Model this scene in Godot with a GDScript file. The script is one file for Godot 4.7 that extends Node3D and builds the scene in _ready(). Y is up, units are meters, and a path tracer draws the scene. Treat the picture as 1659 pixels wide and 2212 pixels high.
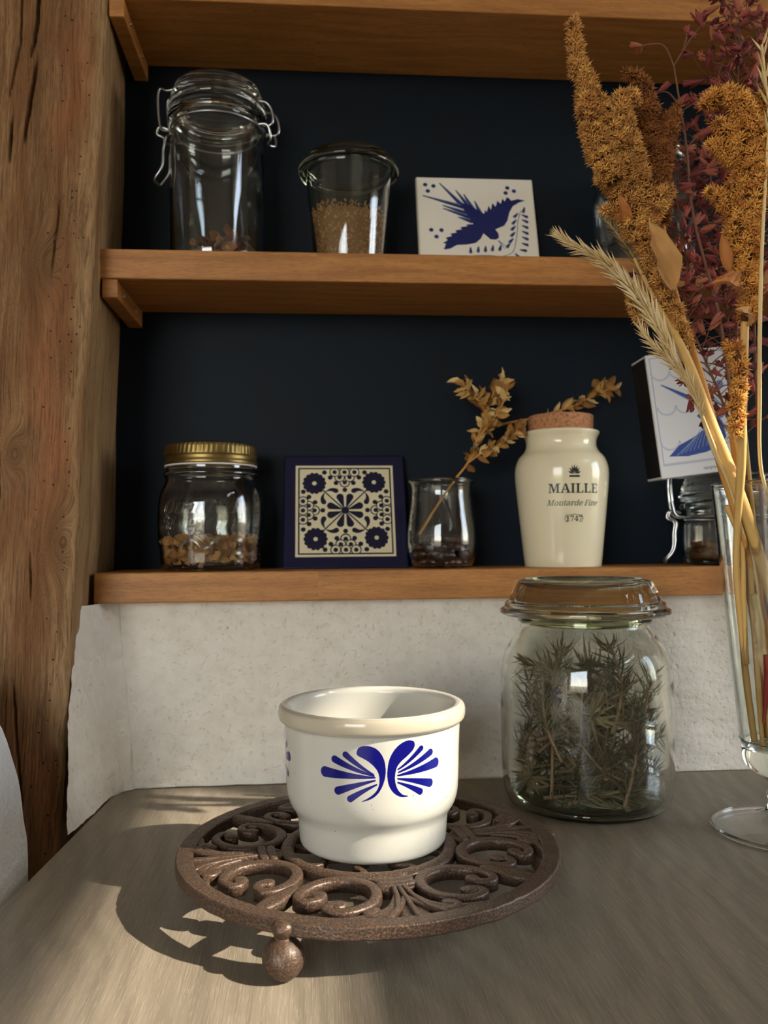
extends Node3D
# A corner of a kitchen: open oak shelves beside an old timber post, an oak table with a painted pot on an iron trivet, jars and dried flowers.

const TOSUN := Vector3(0.7483, 0.5736, 0.3332)
# the small high window: its sill and lintel let the sun onto a strip of the table
const SUN_SILL := 1.2969
const SUN_TOP := 1.5038
const SH_F := -0.675   # front of the shelves
const SH_B := -0.774   # dark panel behind them
var rng := RandomNumberGenerator.new()
var nz := FastNoiseLite.new()
var M := {}
var used := {}


class MB:
	# collects triangles; front faces clockwise, normals smooth within one grid unless given
	var v := PackedVector3Array()
	var n := PackedVector3Array()
	var uv := PackedVector2Array()
	var col := PackedColorArray()
	var idx := PackedInt32Array()
	var seams: Array[Vector2i] = []
	var given := false
	var tint := Color.WHITE
	func vert(p: Vector3, t := Vector2.ZERO, nn := Vector3.ZERO) -> int:
		v.append(p); n.append(nn); uv.append(t); col.append(tint)
		return v.size() - 1
	func tri(a: int, b: int, c: int) -> void:
		idx.append(a); idx.append(c); idx.append(b)
	func grid(pts: Array, uvs: Array = [], wrap := false, flip := false) -> void:
		# pts: rows of PackedVector3Array; a(i,j) b(i+1,j) d(i,j+1): (b-a)x(d-a) points outward
		var rows := pts.size()
		var cols: int = pts[0].size()
		var base := v.size()
		for i in rows:
			for j in cols:
				vert(pts[i][j], uvs[i][j] if uvs.size() else Vector2(float(j) / maxi(1, cols - 1), float(i) / maxi(1, rows - 1)))
		for i in rows - 1:
			for j in cols - 1:
				var a := base + i * cols + j
				var b := a + cols
				if flip:
					tri(a, a + 1, b)
					tri(b, a + 1, b + 1)
				else:
					tri(a, b, a + 1)
					tri(b, b + 1, a + 1)
		if wrap:
			for i in rows:
				seams.append(Vector2i(base + i * cols, base + i * cols + cols - 1))
	func mesh() -> ArrayMesh:
		var nn := n.duplicate()
		for k in range(0, idx.size(), 3):
			var a := idx[k]
			var b := idx[k + 1]
			var c := idx[k + 2]
			var f := (v[c] - v[a]).cross(v[b] - v[a])
			if n[a] == Vector3.ZERO:
				nn[a] += f
				nn[b] += f
				nn[c] += f
		for s in seams:
			var t := nn[s.x] + nn[s.y]
			nn[s.x] = t
			nn[s.y] = t
		for k in nn.size():
			nn[k] = nn[k].normalized() if nn[k].length_squared() > 1e-30 else Vector3.UP
		var a := []
		a.resize(Mesh.ARRAY_MAX)
		a[Mesh.ARRAY_VERTEX] = v
		a[Mesh.ARRAY_NORMAL] = nn
		a[Mesh.ARRAY_TEX_UV] = uv
		a[Mesh.ARRAY_COLOR] = col
		a[Mesh.ARRAY_INDEX] = idx
		var m := ArrayMesh.new()
		m.add_surface_from_arrays(Mesh.PRIMITIVE_TRIANGLES, a)
		return m
	# a profile of (radius, height) turned round the y axis, going up on the outside; sharp where it bends by more than 40 degrees
	func lathe(prof: Array, seg := 64, at := Vector3.ZERO, v_of_y := Vector2(0, 1), wobble: Variant = null) -> void:
		var run: Array[Vector2] = [prof[0]]
		for i in range(1, prof.size()):
			run.append(prof[i])
			var last := i == prof.size() - 1
			var sharp := false
			if not last:
				var d0: Vector2 = prof[i] - prof[i - 1]
				var d1: Vector2 = prof[i + 1] - prof[i]
				sharp = absf(d0.angle_to(d1)) > 0.7
			if last or sharp:
				var rows := []
				var uvs := []
				for q in run:
					var r := PackedVector3Array()
					var u := PackedVector2Array()
					for j in seg + 1:
						var t := -TAU * j / seg
						var p := Vector3(q.x * sin(t), q.y, q.x * cos(t))
						if wobble != null:
							p = wobble.call(p, t)
						r.append(at + p)
						u.append(Vector2(1.0 - float(j) / seg, (q.y - v_of_y.x) / (v_of_y.y - v_of_y.x)))
					rows.append(r)
					uvs.append(u)
				grid(rows, uvs, true)
				run = [prof[i]]
	# a round bar along a path
	func tube(path: Array, rad: Variant, sides := 8, caps := true) -> void:
		var rows := []
		var nrm := Vector3.ZERO
		for i in path.size():
			var t: Vector3 = (path[mini(i + 1, path.size() - 1)] - path[maxi(i - 1, 0)]).normalized()
			if nrm == Vector3.ZERO:
				nrm = t.cross(Vector3.RIGHT if absf(t.x) < 0.8 else Vector3.UP).normalized()
			nrm = (nrm - t * nrm.dot(t)).normalized()
			var bi := t.cross(nrm)
			var r: float = rad if rad is float else rad[i]
			var row := PackedVector3Array()
			for j in sides + 1:
				var a := TAU * j / sides
				row.append(path[i] + (nrm * cos(a) - bi * sin(a)) * r)
			rows.append(row)
		if caps:
			for e in [0, path.size() - 1]:
				var row := PackedVector3Array()
				for j in sides + 1:
					row.append(path[e])
				if e == 0:
					rows.push_front(row)
				else:
					rows.push_back(row)
		grid(rows, [], true)
	# a box with rounded edges
	func rbox(size: Vector3, r: float, at := Transform3D.IDENTITY) -> void:
		var h := size / 2.0
		for face in 6:
			var ax := face / 2
			var sg := 1.0 if face % 2 else -1.0
			var u := (ax + 1) % 3
			var w := (ax + 2) % 3
			var cu := [-h[u], -h[u] + r * 0.4, -h[u] + r, h[u] - r, h[u] - r * 0.4, h[u]]
			var cw := [-h[w], -h[w] + r * 0.4, -h[w] + r, h[w] - r, h[w] - r * 0.4, h[w]]
			var base := v.size()
			for i in 6:
				for j in 6:
					var p := Vector3.ZERO
					p[ax] = sg * h[ax]
					p[u] = cu[i]
					p[w] = cw[j]
					var inner := p.clamp(-h + Vector3.ONE * r, h - Vector3.ONE * r)
					var nn := (p - inner).normalized()
					vert(at * (inner + nn * r), Vector2(p[u], p[w]), at.basis * nn)
			for i in 5:
				for j in 5:
					var a := base + i * 6 + j
					if sg > 0:
						tri(a, a + 6, a + 1)
						tri(a + 6, a + 7, a + 1)
					else:
						tri(a, a + 1, a + 6)
						tri(a + 6, a + 1, a + 7)
	func ball(c: Vector3, rad: Vector3, seg := 20, rings := 12, turn := Basis.IDENTITY) -> void:
		var rows := []
		for i in rings + 1:
			var f := -PI / 2 + PI * i / rings
			var row := PackedVector3Array()
			for j in seg + 1:
				var t := -TAU * j / seg
				row.append(c + turn * (Vector3(cos(f) * sin(t), sin(f), cos(f) * cos(t)) * rad))
			rows.append(row)
		grid(rows, [], true)
	# a flat outline in x,y with depth in z (front at z = d), bevelled front edge
	func slab(poly: PackedVector2Array, d: float, at := Transform3D.IDENTITY, bevel := 0.0) -> void:
		if Geometry2D.is_polygon_clockwise(poly):
			poly.reverse()
		var inner := poly
		if bevel > 0.0:
			var off := Geometry2D.offset_polygon(poly, -bevel)
			if off.size() == 1 and off[0].size() == poly.size():
				inner = off[0]
				if Geometry2D.is_polygon_clockwise(inner):
					inner.reverse()
		var t := Geometry2D.triangulate_polygon(inner)
		var f0 := v.size()
		for p in inner:
			vert(at * Vector3(p.x, p.y, d), p, at.basis * Vector3.BACK)
		for k in range(0, t.size(), 3):
			var a := inner[t[k]]
			if (inner[t[k + 1]] - a).cross(inner[t[k + 2]] - a) > 0:
				tri(f0 + t[k], f0 + t[k + 1], f0 + t[k + 2])
			else:
				tri(f0 + t[k], f0 + t[k + 2], f0 + t[k + 1])
		t = Geometry2D.triangulate_polygon(poly)
		f0 = v.size()
		for p in poly:
			vert(at * Vector3(p.x, p.y, 0), p, at.basis * Vector3.FORWARD)
		for k in range(0, t.size(), 3):
			var a := poly[t[k]]
			if (poly[t[k + 1]] - a).cross(poly[t[k + 2]] - a) > 0:
				tri(f0 + t[k], f0 + t[k + 2], f0 + t[k + 1])
			else:
				tri(f0 + t[k], f0 + t[k + 1], f0 + t[k + 2])
		var rows := [PackedVector3Array(), PackedVector3Array()]
		for k in poly.size() + 1:
			var p := poly[k % poly.size()]
			rows[0].append(at * Vector3(p.x, p.y, d - bevel))
			rows[1].append(at * Vector3(p.x, p.y, 0))
		for k in poly.size():
			grid([PackedVector3Array([rows[0][k], rows[0][k + 1]]), PackedVector3Array([rows[1][k], rows[1][k + 1]])])


# ---------------------------------------------------------------- naming
func numbered(called: String) -> String:
	var k: int = used.get(called, 0)
	used[called] = k + 1
	return called if k == 0 else "%s_%03d" % [called, k]

func tag(o: Node3D, label: String, category: String, group := "", kind := "") -> Node3D:
	o.set_meta("label", label)
	o.set_meta("category", category)
	if group: o.set_meta("group", group)
	if kind: o.set_meta("kind", kind)
	return o

func thing(called: String, label: String, category: String, at := Vector3.ZERO, turn := Basis.IDENTITY, group := "") -> Node3D:
	var o := Node3D.new()
	o.name = numbered(called)
	add_child(o, true)
	o.transform = Transform3D(turn, at)
	return tag(o, label, category, group)

func obj(called: String, m: Mesh, mat: Material, parent: Node = self, kind := "") -> MeshInstance3D:
	var o := MeshInstance3D.new()
	if parent == self:
		o.name = numbered(called)
	else:
		var k := 0
		var nm := called
		while parent.has_node(nm):
			k += 1
			nm = "%s_%03d" % [called, k]
		o.name = nm
	o.mesh = m
	o.material_override = mat
	parent.add_child(o, true)
	if kind: o.set_meta("kind", kind)
	return o

func many(called: String, m: Mesh, mat: Material, where: Array, tints: Array, parent: Node = self) -> MultiMeshInstance3D:
	var mm := MultiMesh.new()
	mm.transform_format = MultiMesh.TRANSFORM_3D
	mm.use_colors = true
	mm.mesh = m
	mm.instance_count = where.size()
	for k in where.size():
		mm.set_instance_transform(k, where[k])
		mm.set_instance_color(k, tints[k])
	var o := MultiMeshInstance3D.new()
	o.name = called if parent != self else numbered(called)
	o.multimesh = mm
	o.material_override = mat
	o.set_meta("kind", "stuff")
	parent.add_child(o, true)
	return o

# ---------------------------------------------------------------- curves
func smooth_path(pts: Array, per := 6) -> Array:
	# Catmull-Rom through Vector2, Vector3 or Vector4 points
	var out := []
	for i in pts.size() - 1:
		var a = pts[maxi(i - 1, 0)]
		var b = pts[i]
		var c = pts[i + 1]
		var d = pts[mini(i + 2, pts.size() - 1)]
		for k in per:
			var t := float(k) / per
			out.append(b.cubic_interpolate(c, a, d, t))
	out.append(pts[-1])
	return out

func split4(pts: Array) -> Array:
	var p := []
	var r := []
	for q in pts:
		p.append(Vector3(q.x, q.y, q.z))
		r.append(q.w)
	return [p, r]

func rounded(prof: Array, r: float, steps := 4) -> Array:
	# rounds the corners of a profile
	var out := [prof[0]]
	for i in range(1, prof.size() - 1):
		var a: Vector2 = prof[i - 1]
		var b: Vector2 = prof[i]
		var c: Vector2 = prof[i + 1]
		var k := minf(r, minf(a.distance_to(b), b.distance_to(c)) * 0.45)
		var p := b + (a - b).normalized() * k
		var q := b + (c - b).normalized() * k
		for s in steps + 1:
			var t := float(s) / steps
			out.append(p.lerp(b, t).lerp(b.lerp(q, t), t))
	out.append(prof[-1])
	return out

func shell(outer: Array, wall: float) -> Array:
	# outer wall from the foot up, then back down inside, open at the top
	var out := outer.duplicate()
	var inner := []
	for i in outer.size():
		var p: Vector2 = outer[i]
		var d: Vector2 = (outer[mini(i + 1, outer.size() - 1)] - outer[maxi(i - 1, 0)]).normalized()
		var q := p - Vector2(d.y, -d.x) * wall
		q.x = maxf(q.x, 0.0)
		if i > 0 or outer[0].x > 0.0:
			inner.append(q)
	inner.reverse()
	return out + inner

func hv(k: int) -> float:
	return fposmod(sin(k * 127.1 + 11.7) * 43758.5453, 1.0)

func mat(c: Color, rough := 0.8, metal := 0.0) -> StandardMaterial3D:
	var m := StandardMaterial3D.new()
	m.albedo_color = c
	m.roughness = rough
	m.metallic = metal
	return m

func c8(r: float, g: float, b: float) -> Color:
	return Color(r / 255.0, g / 255.0, b / 255.0)

func pane(c: Color, a: float) -> StandardMaterial3D:
	var m := mat(Color(c, a), 0.03)
	m.transparency = BaseMaterial3D.TRANSPARENCY_ALPHA
	m.metallic_specular = 0.31
	return m

func solid_glass(c: Color) -> StandardMaterial3D:
	var m := mat(Color(c, 0.0), 0.0)
	m.refraction_enabled = true
	m.refraction_scale = 0.05
	return m

func noise_tex(freq: float, size := 512, oct := 4, ramp: Gradient = null, sd := 1) -> NoiseTexture2D:
	var f := FastNoiseLite.new()
	f.seed = sd
	f.frequency = freq
	f.fractal_octaves = oct
	f.noise_type = FastNoiseLite.TYPE_SIMPLEX_SMOOTH
	var t := NoiseTexture2D.new()
	t.width = size
	t.height = size
	t.seamless = true
	t.noise = f
	if ramp: t.color_ramp = ramp
	return t

func ramp(list: Array) -> Gradient:
	var g := Gradient.new()
	var o := PackedFloat32Array()
	var c := PackedColorArray()
	for e in list:
		o.append(e[0])
		c.append(e[1])
	g.offsets = o
	g.colors = c
	return g
# ---------------------------------------------------------------- pictures of what surfaces are made of
class Sheet:
	var w: int
	var h: int
	var d := PackedByteArray()
	func _init(ww: int, hh: int, c: Color) -> void:
		w = ww
		h = hh
		d.resize(w * h * 3)
		var r := int(c.r * 255)
		var g := int(c.g * 255)
		var b := int(c.b * 255)
		for k in range(0, d.size(), 3):
			d[k] = r
			d[k + 1] = g
			d[k + 2] = b
	func dot(x: int, y: int, c: Color, a := 1.0) -> void:
		if x < 0 or y < 0 or x >= w or y >= h:
			return
		var k := (y * w + x) * 3
		d[k] = int(lerpf(d[k], c.r * 255, a))
		d[k + 1] = int(lerpf(d[k + 1], c.g * 255, a))
		d[k + 2] = int(lerpf(d[k + 2], c.b * 255, a))
	func disc(x: float, y: float, r: float, c: Color, ry := 0.0) -> void:
		var e := ry if ry > 0.0 else r
		for j in range(int(y - e - 1), int(y + e + 2)):
			for i in range(int(x - r - 1), int(x + r + 2)):
				var q := Vector2((i - x) / r, (j - y) / e).length()
				dot(i, j, c, clampf((1.0 - q) * minf(r, e) + 0.5, 0.0, 1.0))
	func ring(x: float, y: float, r: float, t: float, c: Color) -> void:
		for j in range(int(y - r - t - 1), int(y + r + t + 2)):
			for i in range(int(x - r - t - 1), int(x + r + t + 2)):
				var q := absf(Vector2(i - x, j - y).length() - r)
				dot(i, j, c, clampf(t / 2 - q + 0.5, 0.0, 1.0))
	func line(a: Vector2, b: Vector2, t0: float, t1: float, c: Color) -> void:
		# a stroke that goes from width t0 to width t1
		var lo := a.min(b) - Vector2.ONE * maxf(t0, t1)
		var hi := a.max(b) + Vector2.ONE * maxf(t0, t1)
		var ab := b - a
		var l2 := maxf(ab.length_squared(), 1e-6)
		for j in range(int(lo.y), int(hi.y) + 1):
			for i in range(int(lo.x), int(hi.x) + 1):
				var p := Vector2(i, j)
				var f := clampf((p - a).dot(ab) / l2, 0.0, 1.0)
				dot(i, j, c, clampf(lerpf(t0, t1, f) / 2 - p.distance_to(a + ab * f) + 0.5, 0.0, 1.0))
	func fill(poly: Array, c: Color) -> void:
		var lo := 1e9
		var hi := -1e9
		for p in poly:
			lo = minf(lo, p.y)
			hi = maxf(hi, p.y)
		for s in range(int(lo) * 3, int(hi + 1) * 3):
			var y := s / 3.0
			var xs := []
			for k in poly.size():
				var a: Vector2 = poly[k]
				var b: Vector2 = poly[(k + 1) % poly.size()]
				if (a.y <= y) != (b.y <= y):
					xs.append(a.x + (b.x - a.x) * (y - a.y) / (b.y - a.y))
			xs.sort()
			for k in range(0, xs.size() - 1, 2):
				for i in range(int(xs[k] + 0.5), int(xs[k + 1] + 0.5)):
					dot(i, int(y), c, 0.6 if s % 3 else 1.0)
	func texture() -> ImageTexture:
		var im := Image.create_from_data(w, h, false, Image.FORMAT_RGB8, d)
		im.generate_mipmaps()
		return ImageTexture.create_from_image(im)


func grain_pair(w: int, h: int, size: Vector2, fn: Callable) -> Array:
	# colour and height of a wood surface; fn(x along the grain, y across, metres) gives (tone colour, height)
	var a := PackedByteArray()
	a.resize(w * h * 3)
	var b := PackedByteArray()
	b.resize(w * h)
	var k := 0
	for j in h:
		var y := size.y * j / h
		for i in w:
			var r: Color = fn.call(size.x * i / w, y)
			a[k * 3] = int(clampf(r.r, 0, 1) * 255)
			a[k * 3 + 1] = int(clampf(r.g, 0, 1) * 255)
			a[k * 3 + 2] = int(clampf(r.b, 0, 1) * 255)
			b[k] = int(clampf(r.a, 0, 1) * 255)
			k += 1
	return [ImageTexture.create_from_image(Image.create_from_data(w, h, false, Image.FORMAT_RGB8, a)), ImageTexture.create_from_image(Image.create_from_data(w, h, false, Image.FORMAT_L8, b))]


func table_grain(x: float, y: float) -> Color:
	# greyed oak veneer: fine fibres, pale filled pores, one cathedral figure
	var wv := nz.get_noise_2d(x * 200, y * 420) * 0.012
	var dy := y + wv - 0.315
	var f := sqrt(dy * dy * 0.5 + 0.00012) - 0.16 * (x - 0.3)
	var figure := sin(f * 560.0 + nz.get_noise_2d(x * 300 + 90, y * 800) * 2.0)
	var fib := nz.get_noise_2d(x * 500, y * 56000)
	var band := nz.get_noise_2d(x * 130 + 20, y * 8000)
	var slow := nz.get_noise_2d(x * 120 + 500, y * 1500)
	var t := 0.5 + 0.10 * figure + 0.19 * fib + 0.14 * band + 0.18 * slow
	var pore := nz.get_noise_2d(x * 1700 + 77, y * 78000 + 31)
	var p := smoothstep(0.28, 0.6, pore)
	var c := c8(108, 97, 82).lerp(c8(155, 142, 122), t).lerp(c8(180, 168, 147), 0.38 * p)
	c.a = 0.55 + 0.15 * fib + 0.06 * figure - 0.18 * p
	return c

func oak_grain(x: float, y: float) -> Color:
	# warm brown oak with short dark pores
	var wv := nz.get_noise_2d(x * 150, y * 700) * 0.01
	var figure := sin((y + wv) * 560.0 + nz.get_noise_2d(x * 200 + 40, y * 1200) * 3.0)
	var fib := nz.get_noise_2d(x * 900 + 9, y * 24000)
	var slow := nz.get_noise_2d(x * 200 + 300, y * 3000)
	var t := 0.5 + 0.10 * figure + 0.22 * fib + 0.28 * slow
	var p := smoothstep(0.22, 0.45, nz.get_noise_2d(x * 2000 + 500, y * 40000))
	var c := c8(142, 90, 40).lerp(c8(196, 136, 68), t).lerp(c8(118, 74, 34), 0.35 * p)
	c.a = 0.6 + 0.1 * fib - 0.35 * p
	return c

const KNOTS := [Vector3(-0.205, 0.405, 0.018), Vector3(-0.187, 0.196, 0.016), Vector3(-0.222, 0.26, 0.012)]

func post_grain(x: float, y: float) -> Color:
	# weathered softwood; x runs up the post from -0.12 m, y across it from -0.30 m
	var py := x - 0.12
	var px := y - 0.30
	var bend := 0.0
	var near := 0.0
	for k in KNOTS:
		var d := Vector2((px - k.x) * 1.6, (py - k.y) * 0.8)
		var g := exp(-d.length_squared() / (k.z * k.z))
		bend += g * 0.016
		near = maxf(near, g)
	var across := px + bend + nz.get_noise_2d(x * 160, y * 500) * 0.004
	var rings := nz.get_noise_2d(x * 60 + 400, across * 5200)
	var fib := nz.get_noise_2d(x * 600, across * 36000)
	var fib2 := nz.get_noise_2d(x * 2400 + 50, across * 80000)
	var slow := nz.get_noise_2d(x * 260 + 800, y * 1100)
	var blot := nz.get_noise_2d(x * 240 + 33, y * 1500 + 70)
	var t := 0.5 + 0.24 * rings + 0.32 * fib + 0.26 * fib2 + 0.16 * slow
	var c := c8(92, 66, 44).lerp(c8(160, 124, 86), t)
	# reddish heart streak and the pale sapwood edge with its beetle holes
	var streak := exp(-pow((px + 0.194 + nz.get_noise_2d(x * 300, 5.0) * 0.02) / 0.012, 2.0)) * smoothstep(-0.35, 0.25, nz.get_noise_2d(x * 110, 44.0))
	c = c.lerp(c8(164, 100, 66), 0.5 * streak)
	var sap := smoothstep(-0.19, -0.172, px + nz.get_noise_2d(x * 500, 90.0) * 0.01)
	c = c.lerp(c8(186, 156, 114), 0.6 * sap * (0.65 + 0.35 * fib))
	# old stain in the lower half, in blotches
	var stain := smoothstep(-0.3, 0.6, blot - 0.25 * sap)
	c = c.lerp(c8(106, 66, 38), 0.4 * stain)
	c = c.lerp(c8(100, 72, 46), 0.5 * near)
	var rip := smoothstep(0.25, 0.5, nz.get_noise_2d(x * 700 + 60, across * 24000 + 20))
	c = c.lerp(c8(62, 44, 30), 0.4 * rip)
	c.a = 0.6 + 0.16 * rings + 0.22 * fib + 0.1 * fib2 - 0.3 * rip
	return c

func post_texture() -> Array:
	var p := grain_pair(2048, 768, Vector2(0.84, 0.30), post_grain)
	# beetle holes: the shade inside them painted as dark dots, also sunk in the relief
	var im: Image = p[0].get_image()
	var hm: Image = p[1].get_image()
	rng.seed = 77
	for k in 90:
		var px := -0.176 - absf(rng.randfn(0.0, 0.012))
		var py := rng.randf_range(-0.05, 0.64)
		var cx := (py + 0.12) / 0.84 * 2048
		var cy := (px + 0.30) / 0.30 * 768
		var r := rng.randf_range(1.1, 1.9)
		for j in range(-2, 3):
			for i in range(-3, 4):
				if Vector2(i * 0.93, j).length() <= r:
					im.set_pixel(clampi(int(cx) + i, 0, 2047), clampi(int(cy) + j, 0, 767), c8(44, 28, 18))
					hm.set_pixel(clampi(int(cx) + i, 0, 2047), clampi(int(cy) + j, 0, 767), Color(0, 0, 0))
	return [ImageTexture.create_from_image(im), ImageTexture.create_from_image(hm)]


func pot_texture() -> ImageTexture:
	# glaze round the pot: u goes round, v from the foot (top row) to the rim; the cobalt motif stands four times
	var glaze := c8(190, 186, 174)
	var blue := c8(12, 13, 104)
	var s := Sheet.new(2048, 512, glaze)
	var per := 2048.0 / (TAU * 0.0494)      # pixels per metre round the pot
	var up := 512.0 / 0.078                 # pixels per metre of height
	var k := 0.0000727
	for rep in 3:
		var cx: float = 1040.0 + [0.0, -626.0, 700.0][rep]
		for side in 2:
			var comma: Array = [[Vector2(660, 650), Vector2(672, 614), Vector2(710, 597), Vector2(762, 602), Vector2(810, 630), Vector2(845, 682), Vector2(861, 745), Vector2(860, 812), Vector2(843, 872), Vector2(812, 928), Vector2(768, 966), Vector2(722, 984), Vector2(692, 990), Vector2(740, 963), Vector2(785, 928), Vector2(811, 885), Vector2(818, 832), Vector2(806, 780), Vector2(778, 740), Vector2(740, 706), Vector2(700, 682), Vector2(670, 666)],
				[Vector2(1078, 610), Vector2(1068, 583), Vector2(1030, 572), Vector2(980, 586), Vector2(930, 626), Vector2(892, 690), Vector2(876, 762), Vector2(875, 832), Vector2(890, 892), Vector2(925, 940), Vector2(975, 968), Vector2(1030, 968), Vector2(985, 952), Vector2(950, 913), Vector2(932, 860), Vector2(932, 802), Vector2(946, 752), Vector2(976, 716), Vector2(1020, 682), Vector2(1064, 642)]][side]
			var rays: Array = [[[775, 800, 585, 662, 34], [778, 810, 512, 700, 40], [784, 822, 446, 797, 58], [786, 842, 530, 922, 44], [796, 872, 612, 974, 36]],
				[[952, 772, 1126, 640, 30], [955, 793, 1202, 682, 38], [950, 815, 1248, 766, 54], [950, 838, 1200, 902, 46], [950, 865, 1122, 950, 36]]][side]
			var tf := func(p: Vector2) -> Vector2:
				var th := asin(clampf((p.x - 867) * k / 0.0494, -1, 1))
				return Vector2(cx + th * 0.0494 * per, 512.0 * ((0.0503 - (p.y - 790) * k) / 0.078))
			var poly := []
			for p in smooth_path(comma + [comma[0]], 4):
				poly.append(tf.call(p))
			s.fill(poly, blue)
			for r in rays:
				var a: Vector2 = tf.call(Vector2(r[0], r[1]))
				var b: Vector2 = tf.call(Vector2(r[2], r[3]))
				var mid := a.lerp(b, 0.5) + Vector2(0, (a.y - b.y) * 0.12)
				var wd: float = r[4] * k * (per + up) * 0.66
				var last := a
				for q in range(1, 11):
					var t := q / 10.0
					var p := a.lerp(mid, t).lerp(mid.lerp(b, t), t)
					s.line(last, p, lerpf(5.0, wd, (q - 1) / 10.0), lerpf(5.0, wd, t), blue)
					last = p
	# iron specks in the clay, and the bare greyish rim
	rng.seed = 5
	for q in 90:
		s.disc(rng.randf() * 2048, rng.randf_range(30, 445), rng.randf_range(0.6, 1.8), c8(70, 62, 60))
	for j in range(450, 512):
		for i in 2048:
			s.dot(i, j, c8(176, 164, 142), smoothstep(452.0, 462.0, j) * 0.85)
	return s.texture()


func star_tile_texture() -> ImageTexture:
	var ink := c8(14, 17, 48)
	var cream := c8(214, 203, 166)
	var s := Sheet.new(768, 768, c8(11, 14, 50))
	var lo := 74.0
	var hi := 694.0
	s.fill([Vector2(lo, lo), Vector2(hi, lo), Vector2(hi, hi), Vector2(lo, hi)], cream)
	for e in [[Vector2(94, 94), Vector2(674, 94)], [Vector2(674, 94), Vector2(674, 674)], [Vector2(674, 674), Vector2(94, 674)], [Vector2(94, 674), Vector2(94, 94)]]:
		s.line(e[0], e[1], 10, 10, ink)
	var c := Vector2(384, 384)
	for q in 4:
		var tf := func(x: float, y: float) -> Vector2:
			return c + Vector2(x, y).rotated(q * PI / 2)
		# diagonal stem and corner flower
		s.line(tf.call(0, 0), tf.call(-130, -130), 12, 12, cream)
		s.line(tf.call(0, 0), tf.call(-150, -150), 8, 8, ink)
		var f: Vector2 = tf.call(-192, -186)
		s.disc(f.x, f.y, 60, ink)
		for p in 14:
			var e := f + Vector2.from_angle(TAU * p / 14) * 60
			s.disc(e.x, e.y, 15, ink)
		s.disc(f.x, f.y, 14, cream)
		# two petals of the middle star and the drops beside them
		for sd in [-1, 1]:
			var last := Vector2.ZERO
			for t in 9:
				var p: Vector2 = tf.call(sd * (10 + t * 2.6), -26 - t * 8.0)
				if t: s.line(last, p, 4 + t * 4.6, 8 + t * 4.8, ink)
				last = p
			for t in 8:
				var p: Vector2 = tf.call(sd * (118 - t * 8.8), -130 - sin(t * 0.4) * 12.0)
				if t: s.line(last, p, 2 + t * 4.0, 4 + t * 4.0, ink)
				last = p
		# scales along the edge: three, two, one
		for row in 3:
			for m in 3 - row:
				var p: Vector2 = tf.call((m - (2 - row) / 2.0) * 63, -262 + row * 36)
				s.disc(p.x, p.y, 33, ink)
				s.disc(p.x, p.y, 27, cream)
		for row in [2, 1, 0]:
			for m in 3 - row:
				var p: Vector2 = tf.call((m - (2 - row) / 2.0) * 63, -264 + row * 36)
				s.ring(p.x, p.y, 30, 6, ink)
				s.disc(p.x, p.y, 27, cream)
				s.disc(p.x, p.y, 14, ink)
		for e in [[-128, -262], [128, -262], [-92, -226], [92, -226], [-55, -188], [55, -188], [0, -140]]:
			var p: Vector2 = tf.call(e[0], e[1])
			s.disc(p.x, p.y, 15, ink)
	s.disc(c.x, c.y, 24, ink)
	# keep the frame clean where the scales overlap it
	for e in [[Vector2(84, 84), Vector2(684, 84)], [Vector2(684, 84), Vector2(684, 684)], [Vector2(684, 684), Vector2(84, 684)], [Vector2(84, 684), Vector2(84, 84)]]:
		s.line(e[0], e[1], 16, 16, cream)
	for e in [[Vector2(94, 94), Vector2(674, 94)], [Vector2(674, 94), Vector2(674, 674)], [Vector2(674, 674), Vector2(94, 674)], [Vector2(94, 674), Vector2(94, 94)]]:
		s.line(e[0], e[1], 8, 8, ink)
	for e in [[Vector2(36, 36), Vector2(732, 36)], [Vector2(732, 36), Vector2(732, 732)], [Vector2(732, 732), Vector2(36, 732)], [Vector2(36, 732), Vector2(36, 36)]]:
		s.line(e[0], e[1], 72, 72, c8(11, 14, 50))
	return s.texture()


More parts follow.
